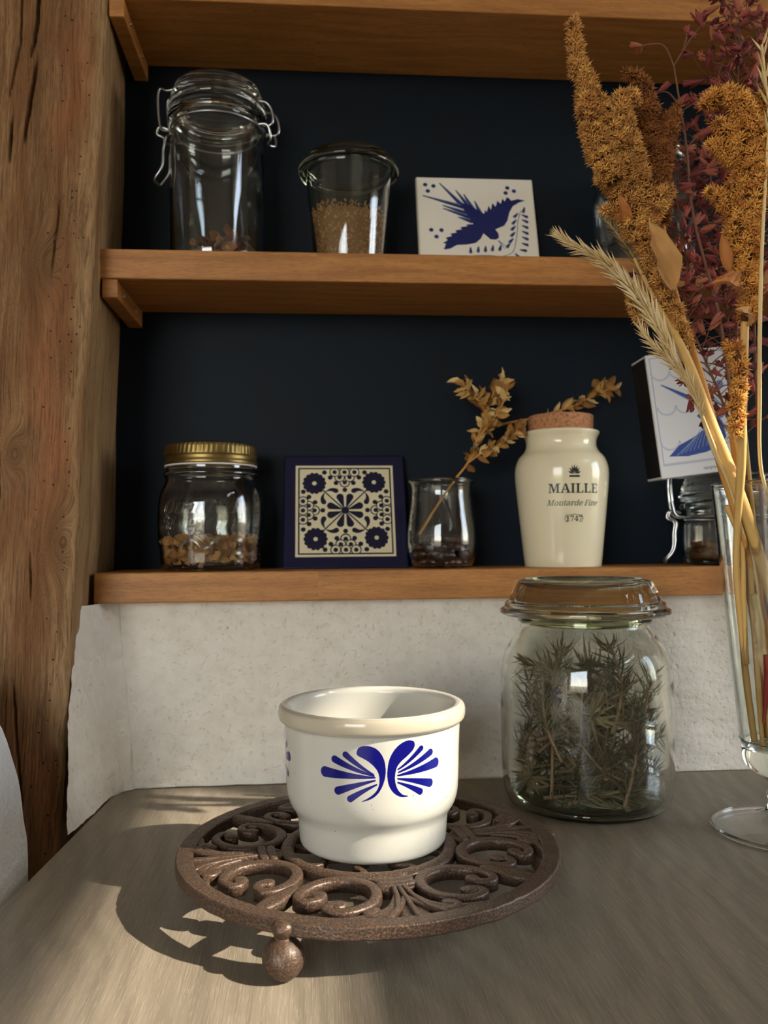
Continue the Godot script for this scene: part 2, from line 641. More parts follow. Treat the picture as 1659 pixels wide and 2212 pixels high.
func bird_tile_texture() -> ImageTexture:
	# a swooping bird painted in blue on white, with a leafy spray; points were measured on a 1290 wide grid
	var ink := c8(24, 34, 96)
	var wash := c8(112, 128, 158)
	var s := Sheet.new(768, 768, c8(238, 232, 216))
	var tf := func(x: float, y: float) -> Vector2:
		# straightens the outline of the leaning tile into a square
		var left := 75.0 + (y - 115.0) * 0.066
		var right := 1460.0 + (y - 115.0) * 0.105
		return Vector2((x - left) / (right - left) * 768.0, (y - 115.0 - (x - left) * 0.022) / 1285.0 * 768.0)
	for e in [[190, 222], [287, 240], [222, 305], [1165, 262], [1245, 303], [1146, 328], [272, 800], [392, 805], [335, 885]]:
		var p: Vector2 = tf.call(e[0], e[1])
		s.disc(p.x, p.y, 15, wash)
		s.disc(p.x, p.y, 11, ink)
	for e in [[360, 205, 640, 500], [170, 365, 640, 510], [555, 300, 720, 520], [650, 350, 760, 540], [780, 440, 850, 600], [405, 490, 690, 590], [410, 530, 720, 640], [590, 640, 740, 690]]:
		var a: Vector2 = tf.call(e[0], e[1])
		var b: Vector2 = tf.call(e[2], e[3])
		s.line(a, b, 9, 34, wash)
		s.line(a + Vector2(1, 3), b + Vector2(1, 3), 3, 20, ink)
	var body := []
	for e in [[600, 455], [700, 480], [830, 560], [895, 600], [905, 545], [925, 580], [945, 495], [975, 550], [990, 460], [1030, 510], [1050, 430], [1090, 470], [1110, 405], [1140, 440], [1160, 385], [1185, 395], [1215, 430], [1290, 408], [1380, 425], [1310, 450], [1235, 500], [1195, 580], [1175, 680], [1135, 750], [1030, 795], [1068, 850], [1075, 900], [1040, 925], [975, 920], [930, 880], [890, 845], [860, 910], [800, 965], [700, 985], [580, 990], [500, 1035], [425, 1045], [450, 975], [415, 965], [470, 930], [445, 900], [520, 880], [500, 850], [575, 835], [555, 810], [635, 795], [615, 770], [700, 755], [685, 735], [770, 730], [700, 620], [660, 560]]:
		body.append(tf.call(e[0], e[1]))
	s.fill(body, ink)
	# the leafy spray runs down the right and along under the bird
	var stem := []
	for e in [[1330, 560], [1300, 680], [1290, 820], [1275, 960], [1240, 1080], [1120, 1130], [960, 1120], [800, 1120], [640, 1140]]:
		stem.append(tf.call(e[0], e[1]))
	stem = smooth_path(stem, 4)
	for k in stem.size() - 1:
		s.line(stem[k], stem[k + 1], 5, 5, wash)
	for e in [[1365, 552, 1.9], [1382, 628, 0.5], [1386, 692, 0.5], [1388, 765, 0.5], [1390, 838, 0.5], [1392, 910, 0.5], [1390, 985, 0.4], [1370, 1060, 0.2], [1270, 620, 2.3], [1252, 705, 2.3], [1242, 782, 2.3], [1238, 860, 2.3], [1218, 940, 2.3], [1185, 1000, 2.2], [1090, 1030, 1.9], [1000, 1035, 1.8], [915, 1045, 1.7], [830, 1050, 1.7], [740, 1060, 1.6], [1300, 1130, 0.9], [1200, 1190, 1.0], [1080, 1200, 1.2], [960, 1190, 1.3], [840, 1190, 1.4]]:
		var p: Vector2 = tf.call(e[0], e[1])
		var d := Vector2.from_angle(e[2] * 1.0 + PI) * 20
		s.line(p - d * 0.6, p + d, 22, 12, wash)
		s.line(p - d * 0.4 + Vector2(2, -2), p + d * 0.7, 18, 6, ink)
	var bk: Vector2 = tf.call(1070, 940)
	for e in [[1145, 1040], [1165, 1010]]:
		s.line(bk, tf.call(e[0], e[1]), 8, 3, wash)
	return s.texture()


func box_texture() -> ImageTexture:
	# white card printed with scalloped clouds and a blue bird
	var s := Sheet.new(512, 768, c8(226, 226, 228))
	var wash := c8(150, 164, 196)
	var ink := c8(58, 84, 156)
	for e in [[Vector2(18, 18), Vector2(494, 18)], [Vector2(18, 18), Vector2(18, 690)], [Vector2(494, 18), Vector2(494, 690)]]:
		s.line(e[0], e[1], 5, 5, wash)
	s.line(Vector2(18, 690), Vector2(494, 690), 16, 16, c8(190, 196, 206))
	for row in [[150, 0, [1, 1, 1, 1]], [370, 30, [1, 1, 1, 0]], [590, 10, [1, 1, 0, 1]]]:
		for m in 4:
			if row[2][m] == 0: continue
			var cx: float = 75.0 + m * 118.0 + row[1] * 0.4
			for q in 24:
				var a := PI * (0.06 + 0.88 * q / 24.0)
				var b := PI * (0.06 + 0.88 * (q + 1) / 24.0)
				s.line(Vector2(cx + cos(a) * 60, row[0] - 48 + sin(a) * 58), Vector2(cx + cos(b) * 60, row[0] - 48 + sin(b) * 58), 13, 13, c8(204, 210, 222))
				s.line(Vector2(cx + cos(a) * 60, row[0] - 48 + sin(a) * 58), Vector2(cx + cos(b) * 60, row[0] - 48 + sin(b) * 58), 5, 5, wash)
	# long tail feather, body and spread wings
	s.line(Vector2(70, 190), Vector2(300, 330), 8, 44, wash)
	s.line(Vector2(76, 192), Vector2(300, 326), 5, 30, ink)
	var wing := []
	for e in [[60, 640], [130, 580], [230, 540], [300, 500], [280, 460], [300, 440], [270, 410], [300, 390], [280, 365], [320, 350], [380, 380], [430, 470], [440, 560], [400, 610], [300, 640], [180, 652]]:
		wing.append(Vector2(e[0], e[1]))
	s.fill(wing, ink)
	for q in 9:
		s.line(Vector2(110 + q * 28, 640 - q * 6), Vector2(240 + q * 18, 545 - q * 22), 3, 3, c8(170, 184, 214))
	for q in 5:
		s.line(Vector2(330, 200 + q * 16), Vector2(410 + q * 10, 330 + q * 10), 14, 8, wash)
	s.disc(440, 230, 26, c8(110, 132, 190))
	s.disc(420, 420, 22, c8(110, 132, 190))
	# small line of print along the foot, too small in the photograph to read
	for q in 16:
		s.line(Vector2(270 + q * 9, 735), Vector2(270 + q * 9, 743 + (q % 3) * 3), 5, 4, c8(120, 124, 130))
	return s.texture()
# ---------------------------------------------------------------- materials
func make_materials() -> void:
	var t := grain_pair(1024, 2048, Vector2(0.7, 0.56), table_grain)
	var m := mat(Color.WHITE, 0.5)
	m.albedo_texture = t[0]
	m.heightmap_enabled = true
	m.heightmap_texture = t[1]
	m.heightmap_scale = 0.04
	m.metallic_specular = 0.45
	M.table = m
	t = grain_pair(1024, 640, Vector2(0.6, 0.3), oak_grain)
	m = mat(Color.WHITE, 0.55)
	m.albedo_texture = t[0]
	m.heightmap_enabled = true
	m.heightmap_texture = t[1]
	m.heightmap_scale = 0.03
	m.uv1_triplanar = true
	m.uv1_world_triplanar = true
	m.uv1_triplanar_sharpness = 8.0
	m.uv1_scale = Vector3(1 / 0.6, 1 / 0.3, 1 / 0.3)
	M.oak = m
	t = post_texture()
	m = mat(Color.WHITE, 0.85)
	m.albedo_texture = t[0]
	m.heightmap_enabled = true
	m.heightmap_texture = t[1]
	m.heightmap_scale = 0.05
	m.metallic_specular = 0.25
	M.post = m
	m = mat(Color.WHITE, 0.95)
	m.albedo_texture = noise_tex(0.012, 512, 4, ramp([[0.0, c8(212, 204, 189)], [0.5, c8(220, 212, 198)], [1.0, c8(225, 218, 206)]]), 4)
	m.heightmap_enabled = true
	m.heightmap_texture = noise_tex(0.035, 512, 5, ramp([[0.0, Color(0, 0, 0)], [0.22, Color(0.3, 0.3, 0.3)], [0.3, Color(0.55, 0.55, 0.55)], [1.0, Color(0.8, 0.8, 0.8)]]), 9)
	m.heightmap_scale = 0.14
	m.uv1_triplanar = true
	m.uv1_world_triplanar = true
	m.uv1_scale = Vector3(9, 9, 9)
	m.metallic_specular = 0.2
	M.plaster = m
	m = mat(Color.WHITE, 0.6)
	m.metallic_specular = 0.3
	m.albedo_texture = noise_tex(0.01, 256, 3, ramp([[0.0, c8(8, 17, 26)], [1.0, c8(11, 23, 34)]]), 3)
	m.uv1_triplanar = true
	m.uv1_world_triplanar = true
	m.uv1_scale = Vector3(3, 3, 3)
	M.panel = m
	m = mat(Color.WHITE, 0.5, 0.3)
	m.albedo_texture = noise_tex(0.045, 512, 5, ramp([[0.0, c8(48, 39, 34)], [0.45, c8(67, 53, 44)], [0.7, c8(98, 74, 55)], [1.0, c8(162, 119, 78)]]), 21)
	m.roughness_texture = noise_tex(0.03, 256, 3, ramp([[0.0, Color(0.75, 0.75, 0.75)], [1.0, Color(1, 1, 1)]]), 22)
	m.heightmap_enabled = true
	m.heightmap_texture = noise_tex(0.06, 512, 4, null, 23)
	m.heightmap_scale = 0.02
	m.uv1_triplanar = true
	m.uv1_scale = Vector3(26, 26, 26)
	M.iron = m
	m = mat(Color.WHITE, 0.1)
	m.albedo_texture = pot_texture()
	M.pot = m
	m = mat(c8(224, 212, 178), 0.12)
	M.stone = m
	m = mat(Color.WHITE, 0.22)
	m.albedo_texture = star_tile_texture()
	M.star = m
	m = mat(Color.WHITE, 0.3)
	m.albedo_texture = bird_tile_texture()
	M.bird = m
	m = mat(Color.WHITE, 0.35)
	m.albedo_texture = box_texture()
	M.box = m
	M.card = mat(c8(222, 220, 216), 0.5)
	M.black_card = mat(c8(18, 17, 18), 0.6)
	M.tile_white = mat(c8(226, 220, 204), 0.4)
	M.tile_blue = mat(c8(11, 14, 50), 0.22)
	M.clay = mat(c8(150, 92, 66), 0.9)
	m = mat(Color.WHITE, 0.9)
	m.albedo_texture = noise_tex(0.06, 256, 3, ramp([[0.0, c8(112, 68, 42)], [0.45, c8(176, 122, 82)], [1.0, c8(196, 146, 104)]]), 31)
	m.heightmap_enabled = true
	m.heightmap_texture = noise_tex(0.06, 256, 3, null, 31)
	m.heightmap_scale = 0.08
	m.uv1_triplanar = true
	m.uv1_scale = Vector3(20, 20, 20)
	M.cork = m
	M.glass = solid_glass(Color(0.97, 0.98, 0.97))
	M.green_glass = solid_glass(Color(0.965, 0.97, 0.94))
	M.lid_glass = solid_glass(Color(0.91, 0.92, 0.86))
	M.foot_glass = pane(c8(206, 214, 208), 0.01)
	M.foot_glass.metallic_specular = 0.6
	M.thick = solid_glass(Color(0.93, 0.95, 0.93))
	M.thick_green = solid_glass(Color(0.80, 0.83, 0.70))
	m = mat(c8(196, 198, 200), 0.28, 1.0)
	M.wire = m
	m = mat(c8(196, 164, 92), 0.3, 1.0)
	M.brass = m
	m.albedo_color = c8(134, 113, 68)
	m.roughness = 0.4
	M.white_seal = mat(c8(214, 206, 196), 0.5)
	M.ink = mat(c8(26, 28, 30), 0.4)
	m = mat(Color.WHITE, 0.9)
	m.vertex_color_use_as_albedo = true
	m.backlight_enabled = true
	m.backlight = Color(0.3, 0.3, 0.3)
	M.dry = m
	m = mat(Color.WHITE, 0.8)
	m.vertex_color_use_as_albedo = true
	M.bits = m
	m = mat(Color.WHITE, 0.35)
	m.vertex_color_use_as_albedo = true
	M.beans = m
	M.straw = mat(c8(206, 166, 98), 0.6)
	M.straw_pale = mat(c8(220, 194, 138), 0.6)
	M.stalk = mat(c8(196, 140, 70), 0.7)
	M.plume_core = mat(c8(92, 56, 22), 0.9)
	M.twig = mat(c8(122, 82, 62), 0.8)
	M.rose_stem = mat(c8(156, 130, 102), 0.8)
	m = mat(c8(96, 92, 66), 0.7)
	M.needle = m
	m = mat(c8(226, 228, 228), 0.95)
	m.heightmap_enabled = true
	m.heightmap_texture = noise_tex(0.06, 256, 3, null, 41)
	m.heightmap_scale = 0.12
	m.uv1_triplanar = true
	m.uv1_scale = Vector3(14, 14, 14)
	M.cloth = m
	M.screw = mat(c8(168, 166, 160), 0.35, 1.0)
	M.room = mat(c8(206, 200, 190), 0.95)
	M.floor = mat(c8(120, 84, 56), 0.6)
	M.frame = mat(c8(220, 216, 208), 0.6)
	M.roof = mat(c8(110, 80, 66), 0.9)
	for k in ["straw", "straw_pale", "stalk"]:
		M[k].metallic_specular = 0.4


# ---------------------------------------------------------------- the room
func struct(called: String, m: Mesh, mt: Material, label: String, category: String) -> MeshInstance3D:
	var o := obj(called, m, mt)
	tag(o, label, category, "", "structure")
	return o

func blocks(list: Array, r := 0.004) -> ArrayMesh:
	var b := MB.new()
	for e in list:
		var lo: Vector3 = e[0]
		var hi: Vector3 = e[1]
		b.rbox(hi - lo, r, Transform3D(Basis.IDENTITY, (lo + hi) / 2))
	return b.mesh()

func build_room() -> void:
	struct("floor", blocks([[Vector3(-1.75, -0.85, -0.95), Vector3(1.85, -0.75, 1.65)]]), M.floor, "brown wooden floor far below the table top", "floor")
	struct("ceiling", blocks([[Vector3(-1.75, 1.78, -0.95), Vector3(1.85, 1.9, 1.65)]]), M.room, "pale ceiling above the shelves", "ceiling")
	struct("wall_left", blocks([[Vector3(-1.75, -0.75, -0.95), Vector3(-1.6, 1.78, 1.65)]]), M.room, "pale wall on the far left beyond the post", "wall")
	# wall that faces the shelves, with a wide window towards its left end as seen from the room
	struct("wall_front", blocks([[Vector3(-0.35, -0.75, 1.5), Vector3(1.7, 1.78, 1.65)], [Vector3(-1.6, -0.75, 1.5), Vector3(-1.5, 1.78, 1.65)], [Vector3(-1.5, -0.75, 1.5), Vector3(-0.35, -0.25, 1.65)], [Vector3(-1.5, 0.95, 1.5), Vector3(-0.35, 1.78, 1.65)]], 0.002), M.room, "pale wall with a wide window facing the shelves", "wall")
	var w := struct("window_1", blocks([[Vector3(-1.5, -0.25, 1.56), Vector3(-0.35, -0.20, 1.62)], [Vector3(-1.5, 0.90, 1.56), Vector3(-0.35, 0.95, 1.62)], [Vector3(-1.5, -0.25, 1.56), Vector3(-1.45, 0.95, 1.62)], [Vector3(-0.40, -0.25, 1.56), Vector3(-0.35, 0.95, 1.62)]]), M.frame, "wide white framed window in the wall facing the shelves", "window")
	# right wall, with a narrow tall window and a small high one that lets the sun in
	var x0 := 1.7
	var x1 := 1.85
	var hi := SUN_TOP
	var lo := SUN_SILL
	struct("wall_right", blocks([
		[Vector3(x0, -0.75, -0.95), Vector3(x1, 1.78, -0.62)],
		[Vector3(x0, -0.75, -0.62), Vector3(x1, 0.0, 1.65)],
		[Vector3(x0, 0.0, 0.15), Vector3(x1, lo, 1.65)],
		[Vector3(x0, 1.0, -0.62), Vector3(x1, 1.78, 0.12)],
		[Vector3(x0, 1.0, 0.12), Vector3(x1, lo, 0.15)],
		[Vector3(x0, hi, 0.12), Vector3(x1, 1.78, 1.65)],
		[Vector3(x0, lo, 1.10), Vector3(x1, hi, 1.65)]], 0.002), M.room, "pale wall on the right with a tall window and a small high one", "wall")
	struct("window_2", blocks([[Vector3(1.76, 0.0, -0.62), Vector3(1.82, 0.04, 0.15)], [Vector3(1.76, 0.96, -0.62), Vector3(1.82, 1.0, 0.15)], [Vector3(1.76, 0.0, -0.62), Vector3(1.82, 1.0, -0.58)], [Vector3(1.76, 0.0, 0.11), Vector3(1.82, 1.0, 0.15)], [Vector3(1.77, 0.0, -0.25), Vector3(1.81, 1.0, -0.22)]]), M.frame, "white framed window in the right wall close to the shelves", "window")
	# behind everything: the wall, and the dark painted panel of the niche
	struct("wall_back", blocks([[Vector3(-1.6, -0.75, -0.95), Vector3(1.7, 1.78, -0.786)]]), M.room, "pale wall behind the shelves and the post", "wall")
	struct("wall_niche", blocks([[Vector3(-0.25, 0.12, -0.786), Vector3(1.0, 1.0, SH_B)]], 0.001), M.panel, "dark blue painted back panel of the shelf niche", "wall")
	# plaster: runs along the front under the lowest shelf and turns forward to the post on the left
	var b := MB.new()
	var rows := []
	var uvs := []
	var ny := 90
	for i in ny + 1:
		var y := lerpf(0.0004, 0.1475, float(i) / ny)
		var cx := lerpf(-0.160, -0.173, clampf(y / 0.147, 0, 1))
		var path := [Vector2(cx - 0.008, -0.585 - clampf(y, 0, 1) * 0.38), Vector2(cx - 0.003, -0.63 - clampf(y, 0, 1) * 0.2), Vector2(cx + 0.0015, -0.671), Vector2(cx + 0.012, -0.6875), Vector2(cx + 0.045, -0.6915), Vector2(0.1, -0.692), Vector2(0.4, -0.692), Vector2(0.9, -0.692)]
		path = smooth_path(path, 24)
		var row := PackedVector3Array()
		for j in path.size():
			var p: Vector2 = path[j]
			var d: Vector2 = (path[mini(j + 1, path.size() - 1)] - path[maxi(j - 1, 0)]).normalized()
			var s := p.x - p.y
			var q := nz.get_noise_2d(s * 3200.0, y * 2800.0) * 0.0009 + nz.get_noise_2d(s * 800.0 + 700, y * 700.0) * 0.0018
			row.append(Vector3(p.x - d.y * q, y, p.y + d.x * q))
		# normals: forward of the wall
		rows.append(row)
	b.grid(rows, [], false, true)
	# top and back so that the wall has a body
	b.rbox(Vector3(1.04, 0.1470, 0.07), 0.002, Transform3D(Basis.IDENTITY, Vector3(0.38, 0.0739, -0.738)))
	struct("wall_plaster", b.mesh(), M.plaster, "rough white plaster wall under the lowest oak shelf", "wall")


func post_side(y: float) -> float:
	return lerpf(-0.1785, -0.165, clampf(y / 0.63, -0.3, 1.5))

func build_post() -> void:
	var cracks := [[[Vector2(-0.218, 0.66), Vector2(-0.2182, 0.609), Vector2(-0.2218, 0.577)], 0.0016, 0.010], [[Vector2(-0.2167, 0.5753), Vector2(-0.2202, 0.5437), Vector2(-0.2233, 0.503)], 0.0016, 0.010],
		[[Vector2(-0.2329, 0.5251), Vector2(-0.234, 0.4864)], 0.0014, 0.008], [[Vector2(-0.1939, 0.4651), Vector2(-0.1977, 0.4226), Vector2(-0.1996, 0.3944)], 0.0009, 0.004],
		[[Vector2(-0.2324, 0.2749), Vector2(-0.229, 0.2226)], 0.0012, 0.006], [[Vector2(-0.2061, 0.1895), Vector2(-0.2036, 0.1518)], 0.0010, 0.005],
		[[Vector2(-0.2371, 0.5385), Vector2(-0.2307, 0.5852), Vector2(-0.231, 0.64)], 0.0010, 0.005], [[Vector2(-0.2139, 0.1009), Vector2(-0.2086, 0.0501), Vector2(-0.2034, 0.0096)], 0.0011, 0.006], [[Vector2(-0.2236, 0.0674), Vector2(-0.2259, 0.0237)], 0.0009, 0.004]]
	var ys := []
	var y := -0.75
	while y < 1.0:
		ys.append(y)
		y += 0.0032 if y > -0.06 and y < 0.66 else 0.04
	ys.append(1.0)
	var rows := []
	var uvs := []
	for yy in ys:
		var yc: float = clampf(yy, -0.1, 0.7)
		var xs := post_side(yy) + nz.get_noise_2d(yy * 260, 3.0) * 0.0016
		var zf := lerpf(-0.604, -0.673, clampf(yy / 0.63, -0.4, 1.3)) + nz.get_noise_2d(yy * 300, 60.0) * 0.002
		var row := PackedVector3Array()
		var uv := PackedVector2Array()
		var rad := 0.006 + 0.004 * nz.get_noise_2d(yy * 900, 11.0)
		for j in 150:
			var x: float
			if j < 26:
				x = lerpf(-0.42, -0.25, j / 26.0)
			else:
				x = lerpf(-0.25, xs - rad, (j - 26) / 123.0)
			var d := nz.get_noise_2d(x * 12000, yy * 200) * 0.00035 + nz.get_noise_2d(x * 1500 + 90, yy * 300) * 0.0009
			for c in cracks:
				var pts: Array = c[0]
				for k in pts.size() - 1:
					var a: Vector2 = pts[k]
					var e: Vector2 = pts[k + 1]
					if yy <= a.y and yy >= e.y or yy >= a.y and yy <= e.y:
						var f: float = (yy - a.y) / (e.y - a.y)
						var mid := lerpf(a.x, e.x, f) + nz.get_noise_2d(yy * 3000, 8.0) * 0.0006
						var ends := minf(1.0, minf(absf(yy - pts[0].y), absf(yy - pts[-1].y)) / 0.02 + 0.25)
						var wd: float = c[1] * (0.6 + 0.4 * ends)
						d -= c[2] * ends * maxf(0.0, 1.0 - absf(x - mid) / wd)
			row.append(Vector3(x, yy, zf + d))
			uv.append(Vector2((yy + 0.12) / 0.84, (x + 0.30) / 0.30))
		for j in range(1, 6):
			var a := PI / 2 * j / 6.0
			row.append(Vector3(xs - rad + sin(a) * rad, yy, zf - rad + cos(a) * rad + nz.get_noise_2d(j * 60.0, yy * 1200) * 0.0012))
			uv.append(Vector2((yy + 0.12) / 0.84, (xs + 0.30) / 0.30 + j * 0.004))
		for j in 26:
			var z := lerpf(zf - rad, -0.785, j / 25.0)
			var x: float = lerpf(xs, xs - 0.009, j / 25.0) + nz.get_noise_2d(z * 6000 + 300, yy * 300) * 0.0009
			row.append(Vector3(x, yy, z))
			uv.append(Vector2((yy + 0.12) / 0.84, (xs + 0.30) / 0.30 + 0.02 + (zf - z) / 0.30))
		rows.append(row)
		uvs.append(uv)
	var b := MB.new()
	b.grid(rows, uvs, false, true)
	b.rbox(Vector3(0.2, 1.75, 0.06), 0.004, Transform3D(Basis.IDENTITY, Vector3(-0.31, 0.125, -0.755)))
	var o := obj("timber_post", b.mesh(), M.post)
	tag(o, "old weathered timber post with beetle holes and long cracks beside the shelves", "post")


func build_shelves() -> void:
	var spec := [[0.1477, 0.1714, "lowest oak shelf board, resting on top of the white plaster wall"], [0.4041, 0.4279, "middle oak shelf board, carrying the tall clip jar and the bird tile"], [0.6318, 0.656, "topmost oak shelf board, cut off by the top of the picture"]]
	for s in spec:
		var y0: float = s[0]
		var y1: float = s[1]
		var xl := post_side((y0 + y1) / 2) + (0.0005 if y0 < 0.2 else -0.003)
		var b := MB.new()
		b.rbox(Vector3(1.0 - xl, y1 - y0, SH_F - SH_B - 0.001), 0.0012, Transform3D(Basis.IDENTITY, Vector3((1.0 + xl) / 2, (y0 + y1) / 2, (SH_F + SH_B + 0.001) / 2)))
		var o := obj("shelf_board", b.mesh(), M.oak)
		tag(o, s[2], "shelf", "oak shelf boards")
	for k in 2:
		var y1: float = [0.4041, 0.6318][k]
		var x := post_side(y1) + 0.0005
		var t := thing("shelf_cleat", ["small oak batten screwed to the post under the middle shelf", "small oak batten screwed to the post under the topmost shelf"][k], "batten", Vector3(x, y1, -0.676), Basis.IDENTITY, "oak shelf battens")
		var b := MB.new()
		b.rbox(Vector3(0.012, 0.0148, 0.096), 0.0008, Transform3D(Basis.IDENTITY, Vector3(0.006, -0.0076, -0.048)))
		var body := obj("batten", b.mesh(), M.oak, t)
		for z in [-0.022, -0.068]:
			b = MB.new()
			b.lathe(rounded([Vector2(0, 0.0009), Vector2(0.0012, 0.0012), Vector2(0.0019, 0.0006), Vector2(0.002, -0.0004)], 0.0004).map(func(q): return q), 14)
			var sc := obj("screw", b.mesh(), M.screw, body)
			sc.transform = Transform3D(Basis(Vector3.BACK, -PI / 2), Vector3(0.0121, -0.0075, z))


func build_table() -> void:
	var t := thing("table", "grey brown oak table with the iron trivet on it", "table")
	# the left edge runs beside the post, not quite square to the wall
	var poly := [Vector2(-0.1595, -0.6915), Vector2(0.9, -0.6915), Vector2(0.9, -0.1), Vector2(-0.192, -0.1)]
	var b := MB.new()
	var edge := 0.002
	var inner := [Vector2(-0.1575, -0.6895), Vector2(0.898, -0.6895), Vector2(0.898, -0.102), Vector2(-0.1895, -0.102)]
	var base := b.v.size()
	for p in inner:
		b.vert(Vector3(p.x, 0, p.y), Vector2((-0.1 - p.y) / 0.7, (p.x + 0.2) / 0.56))
	b.tri(base, base + 2, base + 1)
	b.tri(base, base + 3, base + 2)
	for lev in [[inner, 0.0, poly, -edge], [poly, -edge, poly, -0.03]]:
		for k in 4:
			var r0 := PackedVector3Array()
			var r1 := PackedVector3Array()
			var u0 := PackedVector2Array()
			var u1 := PackedVector2Array()
			for e in [k, (k + 1) % 4]:
				var p: Vector2 = lev[0][e]
				var q: Vector2 = lev[2][e]
				r0.append(Vector3(p.x, lev[1], p.y))
				r1.append(Vector3(q.x, lev[3], q.y))
				u0.append(Vector2((-0.1 - p.y) / 0.7, (p.x + 0.2) / 0.7))
				u1.append(Vector2((-0.1 - q.y) / 0.7 + lev[3], (q.x + 0.2) / 0.7 + lev[3]))
			b.grid([r0, r1], [u0, u1], false, true)
	obj("table_top", b.mesh(), M.table, t)
	for p in [Vector2(-0.12, -0.64), Vector2(0.84, -0.64), Vector2(-0.14, -0.16), Vector2(0.84, -0.16)]:
		b = MB.new()
		b.rbox(Vector3(0.05, 0.72, 0.05), 0.003, Transform3D(Basis.IDENTITY, Vector3(p.x, -0.39, p.y)))
		obj("leg", b.mesh(), M.table, t)
	# upholstered chair that shows at the lower left
	var c := thing("chair", "white fabric chair whose rounded back shows at the lower left beside the table", "chair", Vector3(-0.345, -0.75, -0.53))
	b = MB.new()
	var ol := PackedVector2Array()
	for q in smooth_path([Vector2(-0.13, 0.3), Vector2(-0.13, 0.7), Vector2(-0.12, 0.84), Vector2(-0.07, 0.885), Vector2(0.0, 0.89), Vector2(0.08, 0.875), Vector2(0.135, 0.843), Vector2(0.1534, 0.804), Vector2(0.159, 0.771), Vector2(0.162, 0.738), Vector2(0.162, 0.6), Vector2(0.162, 0.3)], 5):
		ol.append(q)
	b.slab(ol, 0.05, Transform3D(Basis.IDENTITY, Vector3(0, 0, -0.025)), 0.0)
	obj("backrest", b.mesh(), M.cloth, c)
	b = MB.new()
	b.rbox(Vector3(0.25, 0.09, 0.34), 0.03, Transform3D(Basis.IDENTITY, Vector3(0, 0.42, 0.15)))
	obj("seat", b.mesh(), M.cloth, c)
	for p in [Vector2(-0.1, 0.0), Vector2(0.1, 0.0), Vector2(-0.1, 0.28), Vector2(0.1, 0.28)]:
		b = MB.new()
		b.tube([Vector3(p.x, 0.0, p.y), Vector3(p.x, 0.4, p.y)], [0.011, 0.016], 12)
		obj("leg", b.mesh(), M.oak, c)
# ---------------------------------------------------------------- the pot on its trivet
func strap(b: MB, pts: Array, wid: Array, yt: float, yb: float, per := 5) -> void:
	# a cast bar of rounded top that follows a flat path (x, z); wid: width at each given point
	var path := smooth_path(pts, per)
	var w3 := []
	for i in wid.size():
		w3.append(Vector2(wid[i], 0))
	w3 = smooth_path(w3, per)
	var rows := []
	var prof := [Vector2(-0.5, 0.0), Vector2(-0.5, 0.74), Vector2(-0.45, 0.90), Vector2(-0.34, 0.98), Vector2(0, 1.0), Vector2(0.34, 0.98), Vector2(0.45, 0.90), Vector2(0.5, 0.74), Vector2(0.5, 0.0), Vector2(-0.5, 0.0)]
	var n := path.size()
	for i in range(-3, n + 3):
		var k := clampi(i, 0, n - 1)
		var p: Vector2 = path[k]
		var d: Vector2 = (path[mini(k + 1, n - 1)] - path[maxi(k - 1, 0)]).normalized()
		var w: float = w3[k].x
		var e := 0.0
		if i < 0: e = float(-i) / 3.0
		if i > n - 1: e = float(i - n + 1) / 3.0
		p += d * (w * 0.5 * sin(e * PI / 2)) * (-1.0 if i < 0 else 1.0)
		w *= maxf(cos(e * PI / 2), 0.02)
		var row := PackedVector3Array()
		var side := Vector2(d.y, -d.x)
		for q in prof:
			var x: Vector2 = p + side * q.x * w
			var h := lerpf(yb, yt, q.y * (1.0 - 0.12 * e))
			row.append(Vector3(x.x, h, x.y))
		rows.append(row)
	b.grid(rows, [], true)

func pol(r: float, deg: float) -> Vector2:
	return Vector2(r * cos(deg_to_rad(deg)), r * sin(deg_to_rad(deg)))

